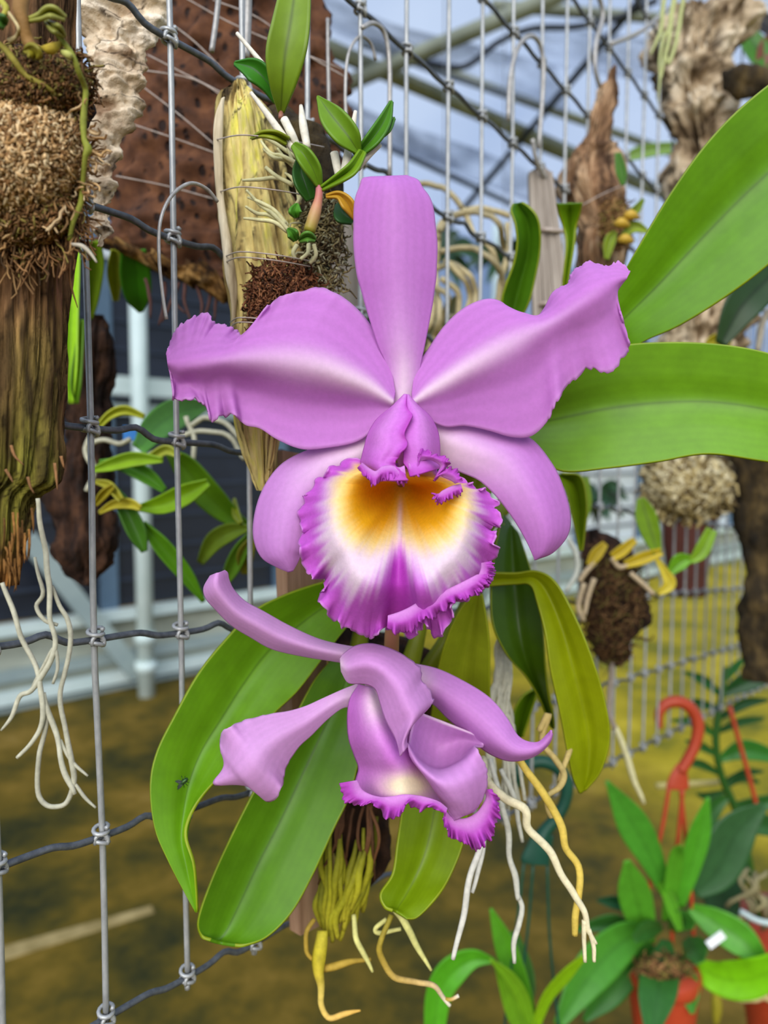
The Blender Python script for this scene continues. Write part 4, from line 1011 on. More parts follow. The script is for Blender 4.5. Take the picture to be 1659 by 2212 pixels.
for pts, rr in (([(78, 1075, .30), (88, 1130, .302), (104, 1200, .304), (108, 1260, .304), (104, 1330, .304), (116, 1380, .304), (108, 1420, .304), (88, 1470, .304), (70, 1496, .304), (40, 1508, .304), (22, 1550, .304), (2, 1580, .304)], [6, 7, 8, 8, 7, 7, 8, 8, 7, 7, 6, 3]),
                ([(8, 1255, .304), (24, 1300, .304), (42, 1350, .304), (60, 1410, .304), (84, 1465, .304), (98, 1520, .304), (84, 1570, .304), (60, 1610, .304), (34, 1640, .304)], [6, 7, 7, 7, 7, 8, 7, 6, 5]),
                ([(76, 1200, .306), (94, 1280, .306), (80, 1310, .306), (96, 1340, .306), (120, 1350, .306)], [4, 6, 6, 6, 5]),
                ([(112, 1270, .306), (124, 1310, .306), (142, 1340, .306), (150, 1380, .306), (140, 1450, .306), (136, 1510, .306), (140, 1580, .306), (156, 1640, .306), (158, 1690, .306), (146, 1735, .306), (120, 1745, .306), (96, 1738, .306), (82, 1710, .306), (84, 1650, .306), (92, 1590, .306), (104, 1540, .306)], [5, 6, 7, 7, 7, 7, 7, 8, 8, 7, 7, 7, 7, 7, 7, 6]),
                ([(100, 1500, .305), (112, 1560, .305), (132, 1620, .305), (144, 1680, .305), (160, 1720, .305)], [7, 8, 7, 8, 6]),
                ([(130, 1600, .306), (160, 1650, .306), (186, 1680, .306)], [5, 5, 3]), ([(160, 1700, .306), (180, 1725, .306), (205, 1745, .306)], [5, 5, 3]),
                ([(70, 1496, .304), (110, 1400, .304), (122, 1440, .304), (118, 1480, .304)], [5, 5, 5, 4])):
    tube('aerial_root', pts, np.array(rr) * .78, ROOTM, vine, 8, 5, wob=.0016, col=RP_ * rng.uniform(.8, 1.05))

# ---- pale cork bark and the dark slab behind the fence
dC = fd(250, 250) + .035
corkp = thing('pale_cork_bark', P(212, 535, dC), 'pale cream cork bark strip hanging behind the fence beside the moss', 'cork bark')
loft('bark', [(130, -60, 372, -60), (140, -10, 356, -10), (162, 30, 344, 30), (184, 70, 330, 78), (188, 120, 319, 118), (188, 165, 318, 160), (190, 205, 306, 200), (196, 260, 284, 250), (200, 330, 256, 330), (192, 400, 246, 400), (190, 460, 238, 466), (200, 500, 240, 500), (202, 532, 226, 534)], dC, .45, BARKP, corkp, 190, 100, .008, 60, 1.3, colf=bark_col([S(150, 120, 92), S(214, 190, 158), S(232, 212, 182), S(242, 226, 202)], 45, 1.4, S(62, 46, 36), 14, (1, 1, 2.6), .045, 3.0))
dB = .60
slab = thing('dark_bark_slab', P(430, 640, dB), 'large dark brown pitted bark slab hanging behind the fence', 'bark slab')
PIT = pit_mat()
loft('slab', [(300, -60, 690, -60), (296, 50, 706, 50), (284, 130, 735, 130), (270, 190, 762, 195), (258, 250, 764, 240), (250, 330, 745, 330), (240, 420, 716, 420), (232, 500, 690, 500), (230, 530, 660, 545), (280, 560, 590, 585), (350, 595, 540, 610), (420, 615, 480, 625)], dB, .22, PIT, slab, 110, 90, .012, 40, 1.0)
loft('slab_edge', [(226, 520, 240, 535), (236, 516, 300, 566), (300, 536, 380, 600), (370, 556, 440, 632), (430, 570, 490, 648), (470, 590, 500, 640)], dB - .030, .35, BARKP, slab, 90, 50, .014, 60, 1.0, colf=bark_col([S(36, 22, 12), S(96, 66, 30), S(140, 104, 56), S(176, 144, 90)], 50, 1.0, S(30, 18, 10), 30, (1, 1, 1), .12))
for pts in ([(340, 30), (420, 90), (500, 170)], [(318, 118), (400, 160), (490, 206)], [(300, 150), (420, 172), (500, 222)], [(276, 265), (380, 300), (480, 336)], [(250, 380), (360, 402), (470, 432)], [(312, 190), (390, 250), (470, 318)], [(390, -10), (520, 60), (740, 150)], [(460, 0), (560, 40), (650, 110), (752, 170)]):
    tube('tie_line', [(x, y, dB - .062) for x, y in pts], 1.5, NYLON, slab, 5, 5)
for k in range(9):
    x0 = 330 + k * 20 + rng.normal(0, 6)
    tube('hanging_root', [(x0, 600 + k * 3, dB - .03), (x0 + rng.normal(0, 8), 645, dB - .03), (x0 + rng.normal(0, 14), 675 + rng.uniform(0, 25), dB - .03)], [4, 4, 2], ROOTM, slab, 6, 5, wob=.003, col=S(84, 54, 46))

# ---- yellow driftwood with its small orchid
dW = fd(560, 420) - .028
stick = thing('yellow_driftwood', P(572, 1062, dW), 'yellowish split driftwood stick hanging on the fence behind the flower', 'driftwood')
loft('stick', [(502, 178, 528, 170), (480, 205, 552, 203), (467, 245, 578, 245), (464, 330, 606, 330), (470, 420, 640, 420), (480, 510, 668, 505), (492, 600, 690, 600), (504, 700, 680, 700), (514, 850, 640, 850), (522, 920, 612, 930), (535, 985, 602, 995), (548, 1035, 594, 1038), (560, 1060, 584, 1062)], dW, .6, GRAINP, stick, 200, 120, .006, 70, .12, .004, 22, colf=bark_col([S(70, 56, 34), S(150, 126, 74), S(196, 174, 108), S(212, 194, 124), S(206, 196, 90)], 130, .09, S(58, 48, 32), 60, (1, 1, .22), .07))
loft('split_edge', [(478, 215, 486, 210), (465, 260, 482, 258), (462, 350, 480, 350), (466, 430, 486, 430), (476, 510, 500, 508), (488, 590, 512, 590), (497, 650, 514, 650), (500, 710, 508, 710)], dW - .012, .8, GRAINP, stick, 90, 26, .003, 90, .2, colf=bark_col([S(120, 102, 76), S(186, 168, 134), S(214, 200, 170)], 120, .1))
loft('dark_core', [(585, 230, 625, 225), (560, 290, 690, 290), (590, 360, 735, 360), (630, 430, 745, 430), (650, 520, 735, 520), (640, 610, 712, 610), (640, 700, 690, 700)], dW + .012, .6, DARKW, stick, 70, 50, .006, 70, .5)
strands('brown_fibre', 1000, (530, 560, 690, 740), ball(610, 645, 80, 90, dW - .016, .012), stick, [S(120, 74, 46), S(96, 56, 34), S(60, 36, 22), S(146, 98, 64)], (14, 40), (.0004, .0008), 8)
strands('grey_lichen', 500, (650, 420, 750, 680), ball(695, 540, 52, 130, dW - .006, .012), stick, [S(120, 108, 70), S(150, 136, 92), S(80, 66, 40), S(168, 164, 130)], (14, 44), (.0004, .0008), 9)
for yy in (296, 408, 548, 560, 690, 700):
    tube('tie_line', [(466 + (yy - 296) * .08, yy + 6, dW - .012), (520, yy - 4, dW - .046), (590, yy + 2, dW - .05), (660, yy + 14, dW - .03), (700, yy + 22, dW)], 1.6, NYLON, stick, 5, 6)
kei = thing('small_mounted_orchid', P(660, 520, dW - .04), 'small orchid with pale canes and roots growing on the yellow driftwood', 'orchid')
dk = dW - .045
L_ = lambda path, wd, c, dd=dk, **k: strap('leaf', [(x, y, dd + dz) for x, y, dz in path], wd, kei, LEAFM, leaf_col(c, **k))
L_([(607, 245, .01), (610, 190, .0), (616, 120, -.006), (628, 50, -.008), (642, -50, -.004)], [6, 26, 42, 41, 30], S(120, 148, 32))
L_([(598, 222, .012), (578, 180, .008), (548, 150, .006), (506, 136, .008)], [5, 18, 24, 4], S(58, 124, 26))
L_([(775, 330, 0), (752, 295, -.004), (716, 250, -.004), (686, 208, 0)], [6, 26, 26, 3], S(112, 150, 30))
L_([(768, 338, .004), (805, 300, .002), (830, 262, .004), (846, 218, .008)], [7, 15, 14, 3], S(78, 130, 30))
L_([(818, 300, .006), (836, 276, .008), (852, 254, .01)], [3, 9, 2], S(84, 140, 34))
L_([(694, 408, 0), (740, 380, -.004), (764, 360, -.004), (784, 326, 0)], [5, 11, 12, 8], S(116, 152, 28))
L_([(690, 402, 0), (676, 366, -.004), (654, 332, -.006), (634, 312, -.002)], [6, 17, 17, 8], S(112, 150, 34))
L_([(622, 306, 0), (594, 292, -.006), (566, 290, -.006), (542, 299, 0)], [9, 9, 6, 2], S(140, 150, 34))
L_([(672, 432, .006), (660, 400, .004), (650, 370, .004), (648, 338, .006)], [10, 20, 18, 6], S(50, 96, 30))
L_([(704, 424, 0), (732, 422, -.002), (752, 442, -.002), (768, 474, 0)], [3, 8, 13, 3], S(198, 150, 44))
L_([(640, 470, 0), (638, 456, -.003), (642, 440, 0)], [5, 13, 4], S(84, 146, 40))
L_([(640, 520, 0), (632, 505, -.003), (622, 494, 0)], [5, 11, 4], S(76, 130, 36))
L_([(646, 520, 0), (664, 512, -.003), (682, 518, 0)], [4, 11, 4], S(92, 140, 50))
L_([(730, 440, .012), (742, 460, .008), (764, 478, .008)], [8, 22, 8], S(44, 90, 34))
tube('stem', [(690, 404, dk), (688, 430, dk - .001), (680, 462, dk - .001), (668, 500, dk)], [8, 9, 13, 13], LEAFM, kei, 10, 5, col=[S(206, 120, 130), S(206, 132, 112), S(206, 160, 110), S(160, 150, 50)])
tube('stem', [(608, 238, dk + .01), (606, 255, dk + .008)], [6, 5], LEAFM, kei, 8, 4, col=S(176, 120, 100))
WH = S(222, 214, 196)
for pts, rr in (([(542, 200, 0), (580, 250, 0), (620, 305, 0), (660, 345, 0)], [4, 7, 9, 8]), ([(512, 72, .01), (548, 115, .008), (590, 165, .008)], [4, 5, 6]), ([(614, 258, 0), (630, 290, -.002), (646, 322, 0)], [9, 9, 6]), ([(650, 228, .004), (655, 270, .002), (664, 320, 0)], [4, 9, 8]), ([(768, 240, .006), (760, 290, .006), (752, 330, .004), (742, 380, .004)], [4, 8, 9, 9]), ([(822, 312, .004), (796, 334, .004), (770, 362, .006)], [5, 8, 10]), ([(722, 330, .006), (728, 360, .006), (734, 390, .006)], [9, 9, 8])):
    tube('cane', [(x, y, dk + dz) for x, y, dz in pts], rr, ROOTM, kei, 9, 5, col=WH)
RG = S(206, 200, 150)
q_ = np.random.default_rng(12)
for pts in ([(650, 348), (615, 320), (580, 300), (552, 292)], [(650, 360), (610, 335), (585, 330), (565, 305)], [(652, 372), (620, 345), (590, 338), (570, 322)], [(655, 390), (640, 365), (618, 342), (600, 318)], [(660, 405), (648, 380), (632, 350), (622, 318)], [(632, 400), (600, 385), (560, 390), (524, 391)], [(634, 402), (596, 380), (572, 362)], [(622, 498), (590, 460), (560, 440), (532, 412)], [(622, 488), (596, 455), (568, 438), (534, 428)], [(616, 482), (580, 462), (554, 460), (530, 446)], [(620, 500), (590, 478), (560, 474), (524, 472)], [(648, 440), (642, 410), (630, 385), (616, 372)], [(645, 405), (650, 425), (642, 440)], [(640, 530), (632, 545), (636, 560)], [(666, 528), (664, 548), (648, 562)], [(678, 528), (682, 552), (668, 570)]):
    tube('root', [(x, y, dk + .014 + q_.normal(0, .002)) for x, y in pts], [5, 4.6, 4.2, 2.5][:len(pts)], ROOTM, kei, 6, 6, wob=.001, col=RG * q_.uniform(.8, 1.1))

# ---- grey boards behind
dG = fd(745, 700) + .03
v, f = boxv((P(742, 470, dG) + P(736, 1010, dG)) / 2, (P(742, 470, dG) - P(736, 1010, dG)) / 2, FD * .019, FNRM * .006)
props(mesh('grey_board', v, f, GREYB, smooth=False), 'grey weathered board behind the upright top petal of the flower', 'board')
dG2 = fd(1190, 520) - .02
gb = thing('grooved_board', P(1195, 690, dG2), 'grey grooved mounting board with ties beside the weathered stump', 'board')
for k in range(7):
    s = (k - 3) / 3.0
    tp_, bt_ = P(1166 + s * 20, 372 - 8 * math.cos(s * 2), dG2), P(1192 + s * 36, 700, dG2)
    v, f = boxv((tp_ + bt_) / 2, (tp_ - bt_) / 2, RT * .0021, FW * (.004 if k % 2 else .005))
    mesh('board_strip', v, f, GREYB, gb, smooth=False)
for yy in (500, 660):
    tube('tie', [(1160, yy, dG2), (1176, yy - 4, dG2 - .008), (1200, yy - 2, dG2 - .008), (1222, yy, dG2)], 5, NYLON, gb, 7, 4)

# ---- tangle of beige aerial roots behind the upper flower
dT = .72
tang = thing('root_tangle', P(980, 760, dT), 'tangle of looping beige aerial roots behind the upright top petal', 'orchid roots')
RB = S(190, 174, 132)
for pts in ([(890, 400), (930, 398), (975, 420), (1000, 450)], [(948, 520), (952, 480), (985, 462), (1040, 452), (1115, 470)], [(950, 500), (975, 470), (1020, 460), (1075, 480), (1090, 540), (1108, 580)], [(945, 520), (940, 600), (950, 680), (930, 740)], [(950, 545), (1010, 535), (1060, 560), (1090, 610), (1060, 680), (1040, 730)], [(960, 560), (1000, 600), (1015, 650), (990, 720)], [(940, 580), (975, 570), (1010, 590), (1030, 640), (1000, 700), (940, 735)], [(1000, 450), (1020, 500), (1060, 540), (1080, 590)], [(935, 620), (965, 640), (955, 690), (920, 760)], [(1095, 480), (1100, 540), (1085, 600), (1075, 660)], [(910, 720), (960, 690), (1010, 690), (1050, 720)], [(925, 740), (955, 715), (990, 725), (1010, 760)], [(938, 640), (930, 690), (900, 750)], [(955, 600), (990, 640), (985, 690), (950, 740)]):
    tube('root', [(x, y, dT + q_.normal(0, .012)) for x, y in pts], [6.5] * len(pts), ROOTM, tang, 7, 6, wob=.002, col=RB * q_.uniform(.75, 1.12))
for path, wd in (([(950, 780), (965, 720), (985, 640)], [14, 26, 6]), ([(1010, 800), (1040, 720), (1030, 640)], [10, 22, 5]), ([(935, 800), (925, 740), (940, 660)], [8, 18, 4])):
    strap('leaf', [(x, y, dT + .05) for x, y in path], wd, tang, LEAFM, leaf_col(S(90, 90, 40)))

# ---- weathered stump, ridged cork and dark trunk on the right
dJ = fd(1280, 400) - .03
stump = thing('weathered_stump', P(1300, 650, dJ), 'jagged weathered driftwood stump with a tall spike on top', 'driftwood')
loft('stump', [(1318, 150, 1327, 142), (1310, 178, 1329, 172), (1284, 202, 1328, 200), (1268, 250, 1318, 250), (1250, 305, 1311, 305), (1220, 342, 1330, 330), (1208, 395, 1336, 385), (1222, 438, 1350, 434), (1246, 500, 1352, 480), (1252, 560, 1346, 560), (1262, 650, 1335, 650)], dJ, .6, GRAINP, stump, 150, 90, .016, 45, .25, .008, 14, colf=bark_col([S(70, 48, 32), S(140, 106, 76), S(178, 146, 112), S(206, 180, 148)], 60, .2, S(46, 30, 20), 24, (1, 1, .4), .1))
strands('fibre_tuft', 500, (1300, 430, 1360, 540), ball(1330, 480, 34, 60, dJ - .03, .01), stump, BRNS + TANS[2:4], (10, 30), (.0006, .0012), 15)
tube('lashing_line', [(1212, 440, dJ - .02), (1250, 445, dJ - .06), (1300, 420, dJ - .06), (1345, 400, dJ - .02)], 1.3, NYLON, stump, 5, 5)
yo = thing('yellow_bud_orchid', P(1330, 560, dJ - .06), 'tiny orchid with yellow buds growing on the weathered stump', 'orchid')
dy_ = dJ - .06
for path, wd, c in (([(1310, 560), (1318, 520), (1330, 500)], [5, 12, 4], S(130, 150, 40)), ([(1345, 510), (1370, 490), (1400, 500)], [4, 12, 4], S(150, 170, 60)), ([(1350, 470), (1372, 455), (1390, 430)], [5, 9, 3], S(120, 140, 40)), ([(1335, 330), (1342, 370), (1346, 400)], [6, 11, 4], S(84, 130, 50))):
    strap('leaf', [(x, y, dy_) for x, y in path], wd, yo, LEAFM, leaf_col(c))
for x, y in ((1362, 468), (1350, 520), (1342, 485)):
    tube('bud', [(x - 14, y, dy_ - .005), (x, y - 4, dy_ - .01), (x + 16, y + 2, dy_ - .005)], [5, 11, 5], LEAFM, yo, 9, 4, col=S(206, 168, 60))
dK = .93
ckr = thing('ridged_cork_log', P(1530, 790, dK), 'tall pale ridged cork log behind the upper right leaf', 'cork bark')
loft('bark', [(1440, 8, 1590, 12), (1417, 60, 1612, 50), (1418, 110, 1606, 110), (1428, 160, 1574, 160), (1436, 215, 1576, 210), (1450, 260, 1584, 260), (1456, 325, 1604, 330), (1442, 400, 1622, 400), (1436, 470, 1640, 480), (1440, 600, 1640, 600), (1440, 700, 1610, 700), (1430, 780, 1600, 790)], dK, .6, BARKP, ckr, 190, 120, .026, 26, .8, .014, 12, colf=bark_col([S(84, 66, 46), S(160, 138, 108), S(198, 178, 148), S(222, 206, 178)], 36, .7, S(58, 44, 30), 22, (1, 1, .5), .10))
loft('branch_stub', [(1560, 150, 1562, 170), (1580, 142, 1575, 200), (1620, 148, 1610, 215), (1670, 150, 1660, 210), (1720, 150, 1720, 200)], dK - .05, .8, DARKW, ckr, 30, 24, .006, 60, 1.0)
for k in range(4):
    x0 = 1412 + k * 13 + rng.normal(0, 5)
    tube('hanging_root', [(x0 + 22, -20, dK - .12), (x0 + 12, 60, dK - .12), (x0 + 2 - 3 * k, 90 + 45 * (k % 2), dK - .12), (x0 - 8 - 2 * k, 120 + 50 * (k % 3), dK - .12)], [5, 5, 4, 1.5], ROOTM, ckr, 7, 5, wob=.002, col=S(176, 180, 120))
bl = thing('broad_leaf_orchid', P(1600, 760, .72), 'dark green orchid leaf hanging below the large right leaf', 'orchid')
strap('leaf', [(1700, 560, .72), (1650, 610, .715), (1600, 665, .71), (1556, 745, .715)], [26, 40, 38, 12], bl, LEAFM, leaf_col(S(40, 66, 30)))
strap('leaf', [(1580, 742, .74), (1550, 735, .74), (1524, 742, .74)], [4, 14, 4], bl, LEAFM, leaf_col(S(206, 190, 50)))
tube('stem', [(1690, 640, .74), (1650, 690, .74), (1636, 760, .74)], [6, 7, 6], ROOTM, bl, 7, 5, col=S(170, 160, 140))
ll = thing('light_leaf_plant', P(1400, 350, 1.2), 'single light green strap leaf behind the weathered stump', 'orchid')
strap('leaf', [(1460, 318, 1.2), (1420, 322, 1.2), (1380, 330, 1.2), (1338, 346, 1.2)], [12, 14, 14, 5], ll, LEAFM, leaf_col(S(130, 164, 70)))
rd = thing('corner_bromeliad', P(1640, 160, 1.15), 'dark leaved plant in the upper right corner by the cork log', 'plant')
for path, wd, c in (([(1600, 40), (1625, 90), (1660, 130), (1720, 160)], [8, 26, 26, 10], S(66, 120, 30)), ([(1590, -20), (1620, 20), (1670, 60), (1720, 70)], [10, 18, 20, 10], S(44, 40, 40)), ([(1640, 150), (1660, 100), (1690, 60)], [10, 20, 8], S(120, 70, 50))):
    strap('leaf', [(x, y, 1.15) for x, y in path], wd, rd, LEAFM, leaf_col(c))
dR = .95
trunk = props(loft('dark_bark_log', [(1560, 930, 1780, 930), (1574, 1010, 1780, 1010), (1590, 1110, 1780, 1110), (1600, 1180, 1780, 1180), (1608, 1255, 1770, 1255), (1597, 1325, 1760, 1325), (1600, 1400, 1750, 1400), (1612, 1470, 1740, 1470)], dR, .6, DARKW, None, 80, 60, .012, 40, .5), 'dark mossy bark log cut off by the right border', 'log mount')
mb = thing('moss_ball', P(1480, 1120, dR - .02), 'lumpy pale moss ball below the broad right leaf', 'moss')
loft('moss_core', [(1400, 985, 1560, 985), (1394, 1020, 1578, 1020), (1396, 1060, 1580, 1060), (1410, 1095, 1572, 1095), (1460, 1118, 1550, 1118)], dR - .02, .6, DARKW, mb, 40, 40, .01, 60, 1.0)
strands('moss_lumps', 900, (1392, 985, 1582, 1125), ball(1486, 1045, 96, 74, dR - .03, .045), mb, [S(196, 180, 136), S(214, 200, 160), S(150, 130, 84), S(96, 78, 46), S(176, 156, 104)], (14, 34), (.0016, .0042), 16)
brp = thing('clay_pot', P(1480, 1290, 1.5), 'dark brown clay pot hanging behind the fence wires', 'pot')
loft('pot_body', [(1428, 1105, 1545, 1105), (1432, 1150, 1540, 1150), (1440, 1220, 1530, 1220), (1448, 1288, 1520, 1288)], 1.5, .9, BROWNP, brp, 20, 32, .0, 10)
loft('pot_rim', [(1420, 1092, 1552, 1092), (1418, 1112, 1554, 1112), (1424, 1126, 1548, 1126)], 1.5, .9, BROWNP, brp, 10, 32, .0, 10)
dQ = .80
rb = thing('brown_root_ball', P(1320, 1440, dQ), 'dark brown fibrous root ball hanging beside the yellow green leaf', 'root ball')
loft('fibre_ball', [(1262, 1150, 1290, 1140), (1250, 1200, 1350, 1190), (1253, 1260, 1392, 1270), (1262, 1320, 1390, 1330), (1275, 1370, 1372, 1380), (1294, 1415, 1352, 1422), (1312, 1440, 1340, 1440)], dQ, .7, BROWNW, rb, 80, 60, .014, 45, .5, .006, 10)
strands('loose_fibre', 500, (1250, 1180, 1400, 1430), ball(1322, 1300, 74, 130, dQ - .02, .03), rb, [c * .5 for c in BRNS], (14, 50), (.0005, .001), 17)
yp = thing('yellow_cane_orchid', P(1330, 1200, dQ - .05), 'small orchid with yellow canes on the brown root ball', 'orchid')
dyp = dQ - .05
for path, wd, c in (([(1272, 1222), (1288, 1198), (1308, 1174)], [7, 13, 7], S(196, 170, 46)), ([(1322, 1204), (1344, 1190), (1372, 1166)], [9, 12, 7], S(206, 178, 40)), ([(1350, 1220), (1390, 1206), (1430, 1192)], [8, 13, 8], S(206, 180, 40)), ([(1418, 1206), (1436, 1236), (1446, 1262), (1422, 1284)], [4, 9, 14, 4], S(214, 194, 60)), ([(1420, 1194), (1406, 1150), (1394, 1110), (1384, 1076)], [10, 21, 22, 8], S(116, 150, 24)), ([(1448, 1236), (1470, 1214), (1496, 1206)], [8, 18, 6], S(110, 166, 30)), ([(1492, 1214), (1516, 1190), (1538, 1144)], [6, 16, 12], S(130, 168, 40)), ([(1262, 1030), (1256, 1090), (1254, 1150)], [10, 22, 4], S(116, 144, 24))):
    strap('leaf', [(x, y, dyp) for x, y in path], wd, yp, LEAFM, leaf_col(c))
for pts in ([(1286, 1216), (1264, 1236), (1252, 1256)], [(1320, 1206), (1336, 1226), (1356, 1222)], [(1362, 1238), (1388, 1260), (1412, 1284)], [(1262, 1260), (1250, 1310), (1262, 1340)], [(1284, 1250), (1270, 1290), (1262, 1330)]):
    tube('cane', [(x, y, dyp) for x, y in pts], [6, 6, 5], ROOTM, yp, 7, 5, wob=.001, col=S(186, 164, 130))
tube('root', [(1228, 1164, dyp), (1244, 1196, dyp), (1246, 1236, dyp), (1222, 1278, dyp)], [6, 6, 6, 5], ROOTM, yp, 7, 5, col=S(196, 196, 180))
tube('root', [(1328, 1570, dQ), (1350, 1620, dQ), (1366, 1670, dQ), (1390, 1735, dQ)], [6, 7, 7, 4], ROOTM, yp, 7, 5, wob=.001, col=S(206, 198, 150))
tube('root', [(1322, 1430, dQ), (1318, 1500, dQ), (1316, 1540, dQ), (1328, 1574, dQ)], [6, 6, 6, 6], ROOTM, yp, 7, 5, wob=.001, col=S(150, 136, 120))

# ---- hanging pots at the lower right
def fr_pot(name, label, cx, ytop, ybot, rt_, rb_, d, mat):
    t_ = thing(name, P(cx, ybot, d), label, 'pot')
    loft('pot_body', [(cx - rt_, ytop, cx + rt_, ytop), (cx - rt_ * .92, ytop + (ybot - ytop) * .3, cx + rt_ * .92, ytop + (ybot - ytop) * .3), (cx - rb_ * 1.05, ytop + (ybot - ytop) * .8, cx + rb_ * 1.05, ytop + (ybot - ytop) * .8), (cx - rb_, ybot, cx + rb_, ybot)], d, 1.0, mat, t_, 20, 36, 0, 10)
    loft('pot_rim', [(cx - rt_ * 1.04, ytop - 14, cx + rt_ * 1.04, ytop - 14), (cx - rt_ * 1.07, ytop, cx + rt_ * 1.07, ytop), (cx - rt_ * 1.04, ytop + 14, cx + rt_ * 1.04, ytop + 14)], d, 1.0, mat, t_, 8, 36, 0, 10)
    return t_
dH = fd(1440, 1560) - .004
dP1 = dH - .01
pot1 = fr_pot('hanging_pot', 'terracotta red plastic pot at the bottom under broad green leaves', 1432, 2105, 2330, 74, 52, dP1, REDP)
hg = thing('red_pot_hanger', P(1465, 1700, dH), 'terracotta red plastic hook hanger hooked on the lowest fence wire', 'hanger')
tube('hook', [(1424, 1572, dH), (1424, 1540, dH), (1440, 1520, dH), (1468, 1516, dH), (1494, 1532, dH), (1508, 1566, dH), (1502, 1606, dH), (1486, 1640, dH), (1470, 1666, dH)], [7, 10, 12, 13, 13, 13, 12, 12, 12], REDP, hg, 10, 6)
loft('hanger_plate', [(1462, 1650, 1484, 1652), (1448, 1672, 1486, 1674), (1440, 1694, 1488, 1696), (1440, 1704, 1488, 1704)], dH, .3, REDP, hg, 16, 20, 0, 10)
for pts in ([(1446, 1695), (1432, 1780), (1414, 1860), (1395, 1960), (1372, 2100)], [(1476, 1695), (1466, 1800), (1454, 1920), (1452, 2010), (1450, 2110)], [(1470, 1695), (1480, 1800), (1492, 1920), (1498, 2010), (1502, 2110)]):
    tube('hanger_strap', [(x, y, dH) for x, y in pts], 4.5, REDP, hg, 7, 5)
pl1 = thing('broad_leaf_pot_plant', P(1430, 2100, dP1), 'bushy plant with broad glossy green leaves in the red pot', 'plant')
def pleaf(parent, path, wd, c, d, dz=.0, dark=.8):
    n_ = len(path)
    return strap('leaf', [(x, y, d - dz * i / (n_ - 1)) for i, (x, y) in enumerate(path)], wd, parent, LEAFM, leaf_col(c, dark), fold=.006)
for path, wd, c, dz in (([(1436, 1930), (1410, 1860), (1366, 1778), (1310, 1686)], [10, 26, 34, 3], S(76, 150, 42), .05), ([(1402, 2040), (1384, 1980), (1368, 1920), (1354, 1858)], [14, 32, 34, 6], S(88, 160, 40), .06),
                        ([(1470, 1960), (1490, 1880), (1512, 1800), (1530, 1722)], [8, 22, 24, 3], S(80, 156, 34), .02), ([(1438, 1990), (1450, 1920), (1462, 1850), (1470, 1826)], [8, 16, 16, 4], S(90, 160, 36), .05),
                        ([(1410, 2010), (1350, 2030), (1280, 2100), (1206, 2215)], [10, 40, 46, 12], S(74, 144, 40), .10), ([(1410, 2040), (1360, 2090), (1310, 2150), (1262, 2206)], [10, 34, 34, 6], S(52, 110, 34), .05),
                        ([(1440, 2030), (1428, 2090), (1420, 2150), (1408, 2230)], [12, 38, 42, 16], S(50, 104, 40), .10), ([(1462, 2060), (1476, 2100), (1488, 2140), (1496, 2190)], [6, 22, 24, 4], S(66, 134, 40), .06),
                        ([(1500, 2080), (1550, 2110), (1620, 2115), (1700, 2080)], [12, 36, 46, 30], S(124, 196, 18), .08), ([(1490, 1960), (1540, 1990), (1600, 2030), (1660, 2090)], [10, 30, 34, 10], S(84, 156, 40), .05),
                        ([(1416, 1900), (1440, 1930), (1456, 1970), (1470, 2010)], [4, 11, 12, 6], S(96, 160, 34), .06), ([(1500, 1930), (1550, 1880), (1590, 1800), (1650, 1740)], [16, 46, 46, 10], S(52, 92, 50), .0),
                        ([(1380, 1966), (1330, 1950), (1290, 1945)], [8, 14, 3], S(30, 80, 44), .0), ([(1480, 2030), (1500, 2050), (1512, 2080)], [10, 30, 10], S(60, 120, 40), .08),
                        ([(1430, 2000), (1400, 2010), (1370, 2030)], [10, 22, 8], S(56, 110, 40), .08), ([(1450, 2010), (1470, 1990), (1500, 2000)], [10, 24, 8], S(66, 126, 40), .08), ([(1370, 2010), (1320, 1995), (1240, 2010)], [8, 20, 4], S(60, 120, 46), .0)):
    pleaf(pl1, path, wd, c, dP1 + .01, dz)
strands('potting_moss', 250, (1370, 2060, 1500, 2120), ball(1434, 2092, 66, 30, dP1 - .02, .03), pl1, BRNS, (10, 30), (.0008, .0016), 19)
TAGW = M('white_plastic', [S(226, 230, 232), S(244, 246, 246)], 10, rough=.4)
v, f = boxv(P(1546, 2030, dP1 - .05), (RT * .8 + UP * .6) * 20 * dP1 / FPX, FW * .001, (UP * .8 - RT * .6) * 9 * dP1 / FPX)
props(mesh('plant_tag', v, f, TAGW, smooth=False), 'white plastic plant tag stuck among the broad leaves', 'plant tag')
tube_w = tube('bamboo_stake', [(1418, 1698, 1.3), (1480, 1694, 1.3), (1552, 1690, 1.3)], [7, 7, 6], ROOTM, None, 8, 4, col=S(190, 176, 110))
props(tube_w, 'pale horizontal stick behind the red pot hanger', 'stick')
